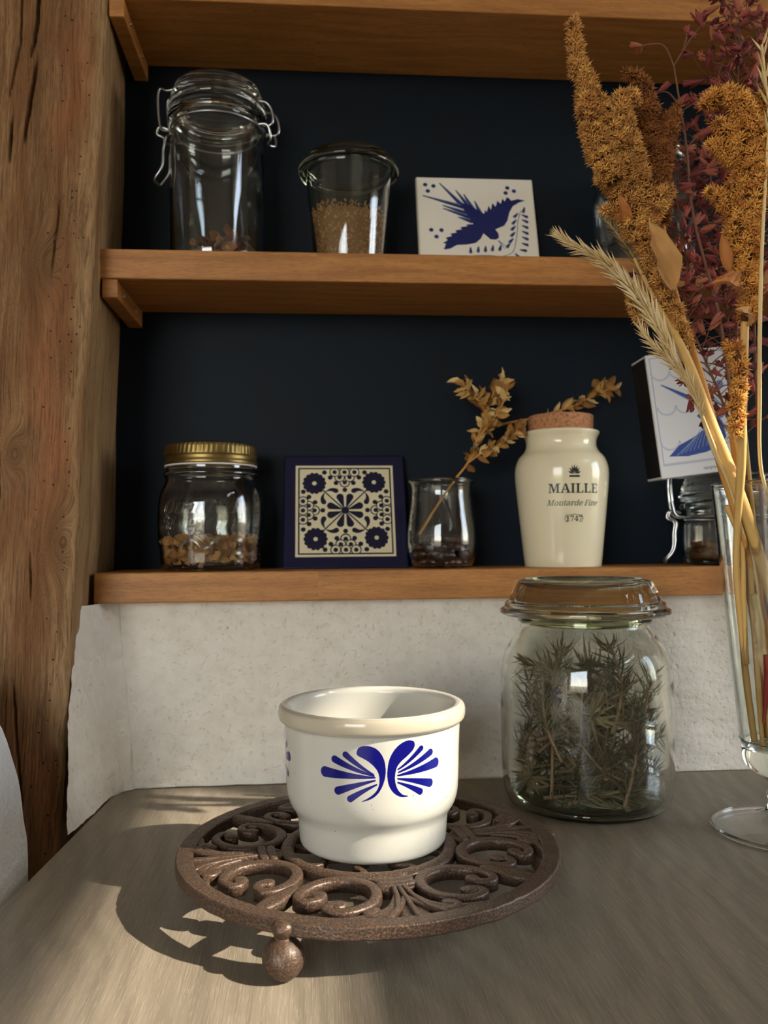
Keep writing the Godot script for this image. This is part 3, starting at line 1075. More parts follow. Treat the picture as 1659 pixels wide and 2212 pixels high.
func build_trivet() -> void:
	var t := thing("trivet", "round openwork cast iron trivet with scrolls, standing on ball feet", "trivet", Vector3(0.0272, 0, -0.4781))
	var yt := 0.0263
	var yb := 0.0196
	var b := MB.new()
	var wob := func(p: Vector3, a: float) -> Vector3:
		return p + Vector3(0, nz.get_noise_2d(sin(a) * 300, cos(a) * 300) * 0.0004, 0) + Vector3(sin(a), 0, cos(a)) * nz.get_noise_2d(sin(a) * 420 + 50, cos(a) * 420 + p.y * 9000) * 0.0005
	b.lathe(rounded([Vector2(0.0958, yb), Vector2(0.1046, yb), Vector2(0.1053, yb + 0.0008), Vector2(0.1051, yt - 0.0007), Vector2(0.1044, yt), Vector2(0.0966, yt - 0.0002), Vector2(0.0958, yt - 0.0008), Vector2(0.0958, yb)], 0.0003, 2), 160, Vector3.ZERO, Vector2(0, 1), wob)
	obj("outer_ring", b.mesh(), M.iron, t)
	b = MB.new()
	b.lathe(rounded([Vector2(0.0415, yb), Vector2(0.0488, yb), Vector2(0.0492, yt - 0.002), Vector2(0.0475, yt - 0.0004), Vector2(0.0452, yt), Vector2(0.043, yt - 0.0004), Vector2(0.0415, yt - 0.002), Vector2(0.0415, yb)], 0.0008, 3), 120, Vector3.ZERO, Vector2(0, 1), wob)
	obj("inner_ring", b.mesh(), M.iron, t)
	# middle: a smaller ring on four curled spokes, a little lower, which carries the pot
	b = MB.new()
	b.lathe(rounded([Vector2(0.013, yb), Vector2(0.019, yb), Vector2(0.019, 0.0232), Vector2(0.013, 0.0232), Vector2(0.013, yb)], 0.0008, 3), 60)
	for q in 8:
		strap(b, [pol(0.019, q * 45 + 10), pol(0.027, q * 45 + 18), pol(0.034, q * 45 + 8), pol(0.0425, q * 45 + 12)], [0.005, 0.004, 0.004, 0.005], 0.0232, yb)
	obj("middle_ring", b.mesh(), M.iron, t)
	for q in 4:
		var fan := 80.0 + 90.0 * q
		var mid := 125.0 + 90.0 * q
		for sd in [-1.0, 1.0]:
			var P := func(r: float, dl: float) -> Vector2: return pol(r, mid + sd * dl)
			# big scroll: outer curl, long arc over the top, back round the eye, inner curl
			b = MB.new()
			strap(b, [P.call(0.0802, 21.5), P.call(0.0830, 18.5), P.call(0.0872, 19.0), P.call(0.0880, 24.0), P.call(0.0835, 29.0), P.call(0.0755, 33.5), P.call(0.0650, 34.5), P.call(0.0560, 31.0), P.call(0.0515, 20.5), P.call(0.0550, 10.0), P.call(0.0645, 4.8), P.call(0.0740, 4.6), P.call(0.0800, 7.0), P.call(0.0808, 10.5), P.call(0.0770, 13.2), P.call(0.0722, 12.6)],
				[0.0080, 0.0054, 0.0050, 0.0052, 0.0054, 0.0057, 0.0059, 0.0061, 0.0062, 0.0062, 0.0059, 0.0054, 0.0049, 0.0047, 0.0050, 0.0076], yt - 0.0003, yb + 0.0004)
			obj("scroll", b.mesh(), M.iron, t)
			# short curl that leaves the fan and ends by the rim
			b = MB.new()
			strap(b, [P.call(0.0745, 45.0), P.call(0.0850, 41.0), P.call(0.0920, 37.2), P.call(0.0938, 33.5), P.call(0.0905, 31.2), P.call(0.0868, 33.2)], [0.0035, 0.0045, 0.0050, 0.0052, 0.0052, 0.0064], yt - 0.0002, yb + 0.0004)
			obj("curl", b.mesh(), M.iron, t)
			# little tendril from the clasp along the inner ring
			b = MB.new()
			strap(b, [P.call(0.0500, 41.0), P.call(0.0560, 35.5), P.call(0.0605, 37.0), P.call(0.0610, 41.0)], [0.0040, 0.0040, 0.0042, 0.0056], yt - 0.0012, yb + 0.0006)
			obj("tendril", b.mesh(), M.iron, t)
		# leaf shaped bar between two scrolls
		b = MB.new()
		strap(b, [pol(0.0700, mid), pol(0.0770, mid), pol(0.0850, mid), pol(0.0915, mid), pol(0.0962, mid)], [0.0050, 0.0080, 0.0096, 0.0085, 0.0068], yt - 0.0003, yb + 0.0004)
		obj("leaf_bar", b.mesh(), M.iron, t)
		# fan: clasp, ribbed blade and its two arms that reach the rim
		b = MB.new()
		for r in [0.0545, 0.0592]:
			strap(b, [pol(r, fan - 8.0 * 0.055 / r), pol(r, fan), pol(r, fan + 8.0 * 0.055 / r)], [0.0050, 0.0054, 0.0050], yt + 0.0002, yb)
		obj("clasp", b.mesh(), M.iron, t)
		b = MB.new()
		strap(b, [pol(0.0480, fan), pol(0.066, fan), pol(0.080, fan), pol(0.088, fan), pol(0.0935, fan)], [0.0100, 0.0072, 0.0095, 0.0130, 0.0165], yt - 0.0014, yb + 0.0003)
		for sd in [-1.0, 0.0, 1.0]:
			strap(b, [pol(0.0630, fan + sd * 2.2), pol(0.076, fan + sd * 3.2), pol(0.088, fan + sd * 5.0), pol(0.0960, fan + sd * 8.0)], [0.0026, 0.0028, 0.0030, 0.0034], yt + 0.0002, yb + 0.001)
		for sd in [-1.0, 1.0]:
			strap(b, [pol(0.0720, fan + sd * 3.0), pol(0.0840, fan + sd * 6.5), pol(0.0920, fan + sd * 12.5), pol(0.0962, fan + sd * 20.0)], [0.0036, 0.0042, 0.0044, 0.0034], yt - 0.0006, yb + 0.0004)
		obj("fan", b.mesh(), M.iron, t)
	for q in 3:
		var a := 115.0 + 120.0 * q
		var c := pol(0.1, a)
		b = MB.new()
		b.lathe(rounded([Vector2(0.0, 0.0), Vector2(0.004, 0.0003), Vector2(0.0082, 0.0042), Vector2(0.0098, 0.0092), Vector2(0.0086, 0.0142), Vector2(0.0058, 0.0172), Vector2(0.0036, 0.0186), Vector2(0.0046, 0.0202), Vector2(0.0056, 0.0226), Vector2(0.0050, 0.0246), Vector2(0.0030, 0.0262), Vector2(0.0, 0.0265)], 0.0035, 5), 28, Vector3(c.x * 1.035, 0, c.y * 1.035))
		obj("ball_foot", b.mesh(), M.iron, t)


func build_pot() -> void:
	var t := obj("pot", null, M.pot)
	tag(t, "cream glazed pot with a cobalt blue fan motif, on the iron trivet", "pot")
	t.position = Vector3(0.0303, 0.0232, -0.4905)
	t.rotation.y = deg_to_rad(180.0 + 2.0)
	var outer := [Vector2(0.0, 0.002), Vector2(0.034, 0.002), Vector2(0.0375, 0.0), Vector2(0.0403, 0.0006), Vector2(0.0418, 0.0030), Vector2(0.0424, 0.0100), Vector2(0.0430, 0.0160), Vector2(0.0446, 0.0196), Vector2(0.0472, 0.0238), Vector2(0.0488, 0.0300), Vector2(0.0494, 0.0400), Vector2(0.0497, 0.0520), Vector2(0.0503, 0.0640), Vector2(0.0506, 0.0684), Vector2(0.0522, 0.0696), Vector2(0.0534, 0.0712), Vector2(0.0537, 0.0748), Vector2(0.0530, 0.0776), Vector2(0.0508, 0.0788), Vector2(0.0484, 0.0784), Vector2(0.0470, 0.0764), Vector2(0.0466, 0.0720), Vector2(0.0462, 0.0500), Vector2(0.0452, 0.0300), Vector2(0.0410, 0.0200), Vector2(0.0385, 0.0080), Vector2(0.0340, 0.0050), Vector2(0.0, 0.0046)]
	var b := MB.new()
	b.lathe(smooth_path(outer.slice(0, 19), 4), 128, Vector3.ZERO, Vector2(0.0, 0.0785))
	# the inside: plain glaze, without the motif
	b.lathe(smooth_path(outer.slice(18), 4), 128, Vector3.ZERO, Vector2(-1.0, 50.0))
	t.mesh = b.mesh()


# ---------------------------------------------------------------- jars
func wire_path(b: MB, pts: Array, r := 0.0011) -> void:
	b.tube(smooth_path(pts, 6), r, 8)

func clip_jar(called: String, label: String, at: Vector3, r: float, h: float, turn: float, mt: Material) -> Node3D:
	# round jar with a clamped glass lid: h is the height of the rim
	var t := thing(called, label, "jar", at, Basis(Vector3.UP, turn))
	var b := MB.new()
	var out := rounded([Vector2(r * 0.80, 0.0), Vector2(r * 0.97, 0.0), Vector2(r, 0.006), Vector2(r, h - 0.024), Vector2(r * 0.985, h - 0.012), Vector2(r * 0.93, h - 0.005), Vector2(r * 0.95, h)], 0.006, 4)
	b.lathe(shell(out, 0.0026), 64)
	b.lathe([Vector2(0, 0.0), Vector2(r * 0.80, 0.0)], 64)
	b.lathe([Vector2(r * 0.80, 0.0045), Vector2(0, 0.0045)], 64)
	obj("body", b.mesh(), mt, t)
	b = MB.new()
	b.lathe(rounded([Vector2(r * 0.88, h - 0.002), Vector2(r * 1.045, h - 0.001), Vector2(r * 1.06, h + 0.002), Vector2(r * 1.045, h + 0.005), Vector2(r * 0.88, h + 0.006), Vector2(r * 0.88, h - 0.002)], 0.0015, 3), 64)
	obj("rim", b.mesh(), M.thick, t)
	b = MB.new()
	b.lathe(rounded([Vector2(0, h + 0.008), Vector2(r * 0.8, h + 0.0075), Vector2(r * 0.82, h + 0.0068), Vector2(r * 1.04, h + 0.0068), Vector2(r * 1.065, h + 0.0095), Vector2(r * 1.05, h + 0.0128), Vector2(r * 1.01, h + 0.0140), Vector2(r * 1.0, h + 0.0200), Vector2(r * 0.96, h + 0.0225), Vector2(r * 0.93, h + 0.0275), Vector2(r * 0.86, h + 0.0300), Vector2(r * 0.5, h + 0.0312), Vector2(0, h + 0.0312)], 0.0012, 3), 64)
	obj("lid", b.mesh(), M.thick, t)
	# wires: neck ring, the lever on the left, the hinge on the right
	b = MB.new()
	var ring := []
	for k in 41:
		ring.append(Vector3(cos(TAU * k / 40), 0, sin(TAU * k / 40)) * (r * 0.985) + Vector3(0, h - 0.008, 0))
	b.tube(ring, 0.0009, 6, false)
	obj("neck_wire", b.mesh(), M.wire, t)
	b = MB.new()
	var x := -r
	wire_path(b, [Vector3(x * 0.98, h - 0.008, 0.012), Vector3(x - 0.006, h - 0.006, 0.012), Vector3(x - 0.009, h + 0.003, 0.011), Vector3(x - 0.0105, h + 0.022, 0.010), Vector3(x - 0.009, h + 0.031, 0.009), Vector3(x - 0.002, h + 0.029, 0.009), Vector3(x + 0.008, h + 0.0305, 0.009)])
	wire_path(b, [Vector3(x * 0.98, h - 0.008, -0.012), Vector3(x - 0.006, h - 0.006, -0.012), Vector3(x - 0.009, h + 0.003, -0.011), Vector3(x - 0.0105, h + 0.022, -0.010), Vector3(x - 0.009, h + 0.031, -0.009), Vector3(x - 0.002, h + 0.029, -0.009), Vector3(x + 0.008, h + 0.0305, -0.009)])
	obj("bail", b.mesh(), M.wire, t)
	b = MB.new()
	wire_path(b, [Vector3(x - 0.002, h - 0.004, 0.006), Vector3(x - 0.010, h - 0.002, 0.008), Vector3(x - 0.012, h - 0.008, 0.008), Vector3(x - 0.006, h - 0.012, 0.007), Vector3(x - 0.007, h - 0.022, 0.007), Vector3(x - 0.008, h - 0.036, 0.007), Vector3(x - 0.015, h - 0.046, 0.006), Vector3(x - 0.015, h - 0.048, 0.0), Vector3(x - 0.015, h - 0.046, -0.006), Vector3(x - 0.008, h - 0.036, -0.007), Vector3(x - 0.007, h - 0.022, -0.007), Vector3(x - 0.006, h - 0.012, -0.007), Vector3(x - 0.012, h - 0.008, -0.008), Vector3(x - 0.010, h - 0.002, -0.008), Vector3(x - 0.002, h - 0.004, -0.006)], 0.0012)
	obj("lever", b.mesh(), M.wire, t)
	b = MB.new()
	for s in [-1.0, 1.0]:
		wire_path(b, [Vector3(-x - 0.004, h + 0.012, 0.010 * s), Vector3(-x + 0.006, h + 0.010, 0.010 * s), Vector3(-x + 0.011, h + 0.004, 0.009 * s), Vector3(-x + 0.0125, h - 0.006, 0.009 * s), Vector3(-x + 0.009, h - 0.010, 0.009 * s), Vector3(-x + 0.001, h - 0.008, 0.009 * s)])
	wire_path(b, [Vector3(-x, h - 0.009, 0.011), Vector3(-x + 0.008, h - 0.010, 0.010), Vector3(-x + 0.010, h - 0.020, 0.007), Vector3(-x + 0.006, h - 0.022, 0.0), Vector3(-x + 0.010, h - 0.020, -0.007), Vector3(-x + 0.008, h - 0.010, -0.010), Vector3(-x, h - 0.009, -0.011)])
	obj("hinge", b.mesh(), M.wire, t)
	return t

func heap(fn: Callable, count: int, m: Mesh, size: float, sd: int, dark: Color, light: Color) -> Array:
	# places for loose bits: fn(random) gives a point; returns transforms and tints (linear)
	rng.seed = sd
	var tr := []
	var ti := []
	for k in count:
		var p: Vector3 = fn.call()
		var b := Basis.from_euler(Vector3(rng.randf() * TAU, rng.randf() * TAU, rng.randf() * TAU)).scaled(Vector3.ONE * size * rng.randf_range(0.7, 1.3))
		tr.append(Transform3D(b, p))
		ti.append(dark.lerp(light, rng.randf()).srgb_to_linear())
	return [tr, ti]

func flake(sd: int) -> ArrayMesh:
	# a curled scrap about one unit long
	rng.seed = sd
	var b := MB.new()
	var rows := []
	var tw := rng.randf_range(-1.2, 1.2)
	var cu := rng.randf_range(1.0, 2.6)
	for i in 7:
		var t := i / 6.0
		var w := 0.26 * sin(PI * clampf(t * 0.9 + 0.06, 0, 1)) + 0.05
		var a := (t - 0.5) * cu
		var c := Vector3(sin(a) / cu, (1 - cos(a)) / cu * 1.4, 0)
		var row := PackedVector3Array()
		for j in 4:
			var s := (j - 1.5) / 1.5
			row.append(c + Vector3(0, absf(s) * 0.1 + s * sin(t * tw) * 0.2, s * w * (1.0 + 0.2 * sin(i * 7.0 + sd))))
		rows.append(row)
	b.grid(rows)
	return b.mesh()

func bent_text(b: MB, txt: String, font: String, bold: bool, size: float, at: Vector2, shear: float, surf: Callable, depth := 0.0) -> void:
	# flat lettering wrapped round a jar; surf(angle, height, lift) gives the point; at.x is the angle of the middle, at.y the baseline
	var f := SystemFont.new()
	f.font_names = PackedStringArray([font])
	if bold: f.font_weight = 700
	var tm := TextMesh.new()
	tm.font = f
	tm.text = txt
	tm.font_size = 64
	tm.pixel_size = size / 64.0
	tm.depth = depth
	tm.curve_step = 2.0
	tm.horizontal_alignment = HORIZONTAL_ALIGNMENT_CENTER
	tm.vertical_alignment = VERTICAL_ALIGNMENT_CENTER
	var a := tm.get_mesh_arrays()
	var vs: PackedVector3Array = a[Mesh.ARRAY_VERTEX]
	var ix: PackedInt32Array = a[Mesh.ARRAY_INDEX]
	var base := b.v.size()
	for p in vs:
		b.vert(surf.call(at.x, p.x + shear * p.y, at.y + p.y, p.z + depth / 2))
	for k in ix:
		b.idx.append(base + k)

func build_shelf_jars() -> void:
	var SY := 0.4279
	var LY := 0.1714
	# tall clip jar
	var t := clip_jar("clip_top_jar", "tall empty looking glass jar with wire clamp, on the middle shelf beside the post", Vector3(-0.0845, SY, -0.726), 0.0398, 0.128, deg_to_rad(-14), M.glass)
	rng.seed = 12
	var scraps := [flake(40), flake(41), flake(42), flake(43), flake(44)]
	rng.seed = 12
	for k in 44:
		var o := obj("dried_scrap", scraps[k % 5], M.bits)
		var a := rng.randf() * TAU
		var r := sqrt(rng.randf()) * 0.027
		var lay := k / 12
		o.transform = Transform3D(Basis.from_euler(Vector3(rng.randf() * TAU, rng.randf() * TAU, rng.randf() * TAU)).scaled(Vector3.ONE * rng.randf_range(0.009, 0.015)), Vector3(-0.0845 + sin(a) * r, SY + 0.0075 + 0.0058 * lay + 0.003 * rng.randf(), -0.726 + cos(a) * r))
		var q := mat([c8(120, 70, 40), c8(160, 104, 62), c8(96, 58, 36), c8(186, 150, 110)][k % 4], 0.8)
		o.material_override = q
		tag(o, "brown dried scrap lying at the bottom of the tall clip jar", "dried scrap", "dried scraps in the tall clip jar")
	# tumbler shaped jar full of grain
	t = thing("tulip_jar", "flared glass jar with a glass lid, half full of golden grain", "jar", Vector3(0.0285, SY, -0.728))
	var b := MB.new()
	var out := rounded([Vector2(0.024, 0.0), Vector2(0.0288, 0.0), Vector2(0.0302, 0.004), Vector2(0.0366, 0.074), Vector2(0.0376, 0.086), Vector2(0.0385, 0.0885)], 0.003, 4)
	b.lathe(shell(out, 0.0024), 64)
	b.lathe([Vector2(0, 0.0), Vector2(0.024, 0.0)], 64)
	obj("body", b.mesh(), M.glass, t)
	b = MB.new()
	b.lathe(rounded([Vector2(0, 0.091), Vector2(0.036, 0.091), Vector2(0.0365, 0.0872), Vector2(0.043, 0.0860), Vector2(0.0444, 0.0885), Vector2(0.0432, 0.0922), Vector2(0.0400, 0.0936), Vector2(0.0385, 0.0985), Vector2(0.036, 0.1010), Vector2(0.0, 0.1015)], 0.0014, 3), 64)
	obj("lid", b.mesh(), M.thick_green, t)
	var grain := MB.new()
	grain.ball(Vector3.ZERO, Vector3(0.42, 0.42, 1.0), 7, 5)
	var gm := grain.mesh()
	rng.seed = 8
	var base := MB.new()
	base.lathe(rounded([Vector2(0, 0.004), Vector2(0.0264, 0.004), Vector2(0.0306, 0.047), Vector2(0.02, 0.051), Vector2(0, 0.052)], 0.002), 40)
	var g := thing("grain_fill", "golden brown grain filling the flared glass jar", "grain", Vector3(0.0285, SY, -0.728))
	g.set_meta("kind", "stuff")
	obj("grain_body", base.mesh(), mat(c8(150, 108, 62), 0.9), g, "stuff")
	var hp := heap(func():
		var a := rng.randf() * TAU
		var y := rng.randf_range(0.004, 0.053)
		var r := lerpf(0.0266, 0.0308, clampf((y - 0.004) / 0.043, 0, 1))
		if rng.randf() < 0.35:
			r *= sqrt(rng.randf())
			y = 0.0475 + 0.0045 * (1.0 - r / 0.031)
		return Vector3(sin(a) * r, y - 0.002 * sin(a), cos(a) * r), 2600, gm, 0.00135, 8, c8(150, 104, 56), c8(222, 178, 116))
	many("grains", gm, M.bits, hp[0], hp[1], g)
	# jar hidden behind the dried flowers
	t = thing("storage_jar", "large glass jar with dark contents, half hidden behind the dried flowers", "jar", Vector3(0.292, SY, -0.726))
	b = MB.new()
	out = rounded([Vector2(0.034, 0.0), Vector2(0.042, 0.0), Vector2(0.044, 0.008), Vector2(0.044, 0.070), Vector2(0.040, 0.084), Vector2(0.036, 0.088), Vector2(0.036, 0.094)], 0.006, 4)
	b.lathe(shell(out, 0.0026), 64)
	b.lathe([Vector2(0, 0.0), Vector2(0.034, 0.0)], 64)
	obj("body", b.mesh(), M.glass, t)
	b = MB.new()
	b.lathe(rounded([Vector2(0, 0.095), Vector2(0.039, 0.095), Vector2(0.0405, 0.099), Vector2(0.038, 0.107), Vector2(0.030, 0.112), Vector2(0.0, 0.113)], 0.003, 4), 64)
	obj("lid", b.mesh(), M.thick, t)
	b = MB.new()
	b.lathe(rounded([Vector2(0, 0.004), Vector2(0.039, 0.004), Vector2(0.0405, 0.022), Vector2(0.034, 0.027), Vector2(0, 0.029)], 0.003), 40)
	var dk := thing("dark_fill", "dark dried tea at the bottom of the jar behind the flowers", "tea", Vector3(0.292, SY, -0.726))
	dk.set_meta("kind", "stuff")
	obj("tea_body", b.mesh(), mat(c8(34, 26, 20), 0.9), dk, "stuff")
	hp = heap(func():
		var a := rng.randf() * TAU
		var r := 0.039 * sqrt(rng.randf())
		return Vector3(sin(a) * r, 0.0265 + 0.003 * rng.randf(), cos(a) * r), 260, flake(3), 0.006, 9, c8(36, 26, 20), c8(70, 48, 34))
	many("tea_leaves", flake(3), M.bits, hp[0], hp[1], dk)

	# square shouldered preserve jar with the golden lid
	t = thing("preserve_jar", "embossed glass preserve jar with a golden screw lid, on the lowest shelf", "jar", Vector3(-0.0905, LY, -0.727))
	b = MB.new()
	out = rounded([Vector2(0.036, 0.0008), Vector2(0.0405, 0.0008), Vector2(0.0418, 0.006), Vector2(0.0420, 0.016), Vector2(0.0436, 0.024), Vector2(0.0444, 0.040), Vector2(0.0440, 0.056), Vector2(0.0420, 0.066), Vector2(0.0385, 0.073), Vector2(0.0372, 0.077), Vector2(0.0392, 0.0795), Vector2(0.0392, 0.0815), Vector2(0.0372, 0.084), Vector2(0.0372, 0.088)], 0.004, 4)
	b.lathe(shell(out, 0.0026), 72)
	b.lathe([Vector2(0, 0.0008), Vector2(0.036, 0.0008)], 72)
	var jar_body := obj("body", b.mesh(), M.glass, t)
	var prof := func(y: float) -> float:
		return lerpf(0.0438, 0.0445, clampf(1.0 - absf(y - 0.042) / 0.02, 0, 1))
	var surf := func(a: float, x: float, y: float, lift: float) -> Vector3:
		var r: float = prof.call(y)
		return Vector3(sin(a + x / r) * (r + lift + 0.0002), y, cos(a + x / r) * (r + lift + 0.0002))
	b = MB.new()
	bent_text(b, "Quattro", "Droid Serif", true, 0.0165, Vector2(deg_to_rad(-6), 0.0525), 0.45, surf, 0.0008)
	bent_text(b, "Stagioni", "Droid Serif", true, 0.0165, Vector2(deg_to_rad(-7), 0.0395), 0.45, surf, 0.0008)
	obj("embossed_lettering", b.mesh(), M.thick, jar_body)
	b = MB.new()
	for k in 3:
		var pts := []
		for q in 13:
			var f := (q / 12.0 - 0.5)
			pts.append(surf.call(deg_to_rad(-6), f * 0.042 * (1.0 - 0.1 * k), 0.0275 - k * 0.0026 + 0.004 * cos(f * TAU * 1.5 + k), 0.0))
		b.tube(smooth_path(pts, 2), 0.0007, 6)
	obj("embossed_garland", b.mesh(), M.thick, jar_body)
	b = MB.new()
	b.lathe(rounded([Vector2(0.0345, 0.0868), Vector2(0.0388, 0.0868), Vector2(0.0388, 0.0882), Vector2(0.0345, 0.0882), Vector2(0.0345, 0.0868)], 0.0005, 2), 72)
	obj("seal", b.mesh(), M.white_seal, t)
	b = MB.new()
	var lp := rounded([Vector2(0.0375, 0.0884), Vector2(0.0386, 0.0884), Vector2(0.0388, 0.0905), Vector2(0.0381, 0.0922), Vector2(0.0381, 0.0950), Vector2(0.0388, 0.0962), Vector2(0.0386, 0.1030), Vector2(0.0375, 0.1050), Vector2(0.0350, 0.1056), Vector2(0.0335, 0.1046), Vector2(0, 0.1044)], 0.0008, 3)
	b.lathe(lp, 240, Vector3.ZERO, Vector2(0, 1), func(p: Vector3, a: float) -> Vector3:
		var k := smoothstep(0.0975, 0.0995, p.y) * smoothstep(0.1052, 0.1035, p.y)
		return p - Vector3(sin(a), 0, cos(a)) * (0.0004 * k * (1.0 + cos(a * 60.0))))
	obj("lid", b.mesh(), M.brass, t)
	# shavings inside
	var fl := [flake(61), flake(62), flake(63)]
	g = thing("shavings", "curled golden brown shavings at the bottom of the preserve jar", "shavings", Vector3(-0.0905, LY, -0.727))
	g.set_meta("kind", "stuff")
	b = MB.new()
	b.lathe(rounded([Vector2(0, 0.006), Vector2(0.026, 0.006), Vector2(0.028, 0.014), Vector2(0.022, 0.017), Vector2(0, 0.018)], 0.003), 40)
	obj("shavings_core", b.mesh(), mat(c8(104, 68, 36), 0.9), g, "stuff")
	for m in 3:
		hp = heap(func():
			var a := rng.randf() * TAU
			var r := 0.0358 * pow(rng.randf(), 0.25)
			var y := rng.randf_range(0.0085, 0.0265)
			if r < 0.027: y = rng.randf_range(0.018, 0.027)
			return Vector3(sin(a) * r, y, cos(a) * r), 240, fl[m], 0.0095, 100 + m, c8(150, 98, 48), c8(226, 178, 112))
		many("curls", fl[m], M.dry, hp[0], hp[1], g)

	# small clip jar under the leaning box
	t = clip_jar("clip_top_jar", "small dark glass clip jar under the leaning white box, on the lowest shelf", Vector3(0.372, LY, -0.727), 0.046, 0.050, deg_to_rad(-16), M.glass)
	b = MB.new()
	b.lathe(rounded([Vector2(0, 0.005), Vector2(0.040, 0.005), Vector2(0.042, 0.012), Vector2(0.034, 0.017), Vector2(0, 0.019)], 0.003), 40)
	g = thing("grain_fill", "brown grain in the small clip jar on the lowest shelf", "grain", Vector3(0.372, LY, -0.727))
	g.set_meta("kind", "stuff")
	obj("grain_body", b.mesh(), mat(c8(104, 66, 32), 0.9), g, "stuff")
	hp = heap(func():
		var a := rng.randf() * TAU
		var r := 0.0415 * pow(rng.randf(), 0.4)
		return Vector3(sin(a) * r, rng.randf_range(0.006, 0.014) if r > 0.037 else 0.0165 + 0.003 * rng.randf(), cos(a) * r), 900, gm, 0.0019, 15, c8(110, 66, 30), c8(176, 116, 60))
	many("grains", gm, M.bits, hp[0], hp[1], g)

	# little pot shaped glass with dark beans
	t = thing("yogurt_glass", "small rounded glass holding dark beans and a dried sprig", "glass", Vector3(0.1058, LY, -0.717))
	b = MB.new()
	out = rounded([Vector2(0.019, 0.0006), Vector2(0.0245, 0.0006), Vector2(0.0272, 0.005), Vector2(0.0302, 0.018), Vector2(0.0298, 0.032), Vector2(0.0272, 0.050), Vector2(0.0256, 0.064), Vector2(0.0262, 0.070), Vector2(0.0278, 0.0728)], 0.006, 4)
	b.lathe(shell(out, 0.0022), 64)
	b.lathe([Vector2(0, 0.0006), Vector2(0.019, 0.0006)], 64)
	obj("body", b.mesh(), M.glass, t)
	b = MB.new()
	b.lathe(rounded([Vector2(0.0254, 0.0728), Vector2(0.0282, 0.0722), Vector2(0.0288, 0.0740), Vector2(0.0278, 0.0754), Vector2(0.0258, 0.0748), Vector2(0.0254, 0.0728)], 0.0008, 3), 64)
	obj("lip", b.mesh(), M.thick, t)
	b = MB.new()
	b.ball(Vector3.ZERO, Vector3(0.0046, 0.0036, 0.0062), 14, 9)
	var bean := b.mesh()
	rng.seed = 19
	var bm := [mat(c8(58, 30, 26), 0.3), mat(c8(84, 48, 40), 0.32), mat(c8(40, 22, 20), 0.3)]
	var n := 0
	for lay in 4:
		for k in [9, 10, 9, 6][lay]:
			var a: float = TAU * (k + 0.4 * lay) / [9, 10, 9, 6][lay] + rng.randf_range(-0.15, 0.15)
			var r: float = [0.0175, 0.0205, 0.0195, 0.0115][lay]
			var o := obj("dark_bean", bean, bm[n % 3])
			o.transform = Transform3D(Basis.from_euler(Vector3(rng.randf_range(-0.5, 0.5), a + rng.randf_range(-0.6, 0.6) + PI / 2, rng.randf_range(-0.4, 0.4))), Vector3(0.1058 + sin(a) * r, LY + 0.0052 + lay * 0.0064, -0.717 + cos(a) * r))
			tag(o, "dark glossy bean in the small rounded glass on the lowest shelf", "bean", "dark beans in the small rounded glass")
			n += 1

	# stoneware mustard jar
	t = thing("mustard_jar", "cream stoneware mustard jar with dark lettering and a cork stopper", "jar", Vector3(0.2122, LY, -0.722))
	b = MB.new()
	var prof2 := smooth_path([Vector2(0.030, 0.0), Vector2(0.0322, 0.0006), Vector2(0.0330, 0.003), Vector2(0.0358, 0.030), Vector2(0.0386, 0.058), Vector2(0.0402, 0.076), Vector2(0.0398, 0.086), Vector2(0.0370, 0.094), Vector2(0.0326, 0.0990), Vector2(0.0306, 0.1030), Vector2(0.0302, 0.1070), Vector2(0.0310, 0.1110), Vector2(0.0328, 0.1145), Vector2(0.0330, 0.1162), Vector2(0.0316, 0.1172), Vector2(0.0285, 0.1165), Vector2(0.0272, 0.110)], 4)
	b.lathe([Vector2(0, 0.001)] + prof2, 80)
	var stone_body := obj("body", b.mesh(), M.stone, t)
	b = MB.new()
	b.lathe(rounded([Vector2(0, 0.110), Vector2(0.0268, 0.110), Vector2(0.0278, 0.118), Vector2(0.0284, 0.1300), Vector2(0.027, 0.1312), Vector2(0, 0.1312)], 0.0012, 3), 56)
	obj("cork", b.mesh(), M.cork, t)
	var r_at := func(y: float) -> float:
		for k in prof2.size() - 1:
			if prof2[k].y <= y and prof2[k + 1].y > y:
				return lerpf(prof2[k].x, prof2[k + 1].x, (y - prof2[k].y) / (prof2[k + 1].y - prof2[k].y))
		return 0.04
	var surf2 := func(a: float, x: float, y: float, lift: float) -> Vector3:
		var r: float = r_at.call(y) + 0.00022 + lift
		return Vector3(sin(a + x / r) * r, y, cos(a + x / r) * r)
	var th := deg_to_rad(-1.0)
	b = MB.new()
	bent_text(b, "MAILLE", "Droid Serif", true, 0.0108, Vector2(th, 0.0655), 0.0, surf2)
	bent_text(b, "Moutarde Fine", "Droid Serif", false, 0.0062, Vector2(th, 0.0535), 0.35, surf2)
	bent_text(b, "1747", "Droid Serif", true, 0.0042, Vector2(th, 0.0405), 0.0, surf2)
	obj("lettering", b.mesh(), M.ink, stone_body)
	# crest above the name: a fan of pointed leaves on a little bar; and the cartouche round the year
	b = MB.new()
	for k in 7:
		var ang := (k - 3) * 0.42
		var p0 := Vector2(sin(ang) * 0.001, 0.0772)
		var p1 := Vector2(sin(ang) * 0.0058, 0.0772 + cos(ang) * 0.0082)
		var dd := (p1 - p0).orthogonal().normalized() * 0.0008
		var mid := p0.lerp(p1, 0.55)
		var i0 := b.vert(surf2.call(th, p0.x, p0.y, 0.0))
		var i1 := b.vert(surf2.call(th, mid.x + dd.x, mid.y + dd.y, 0.0))
		var i2 := b.vert(surf2.call(th, mid.x - dd.x, mid.y - dd.y, 0.0))
		var i3 := b.vert(surf2.call(th, p1.x, p1.y, 0.0))
		b.tri(i0, i1, i2)
		b.tri(i1, i3, i2)
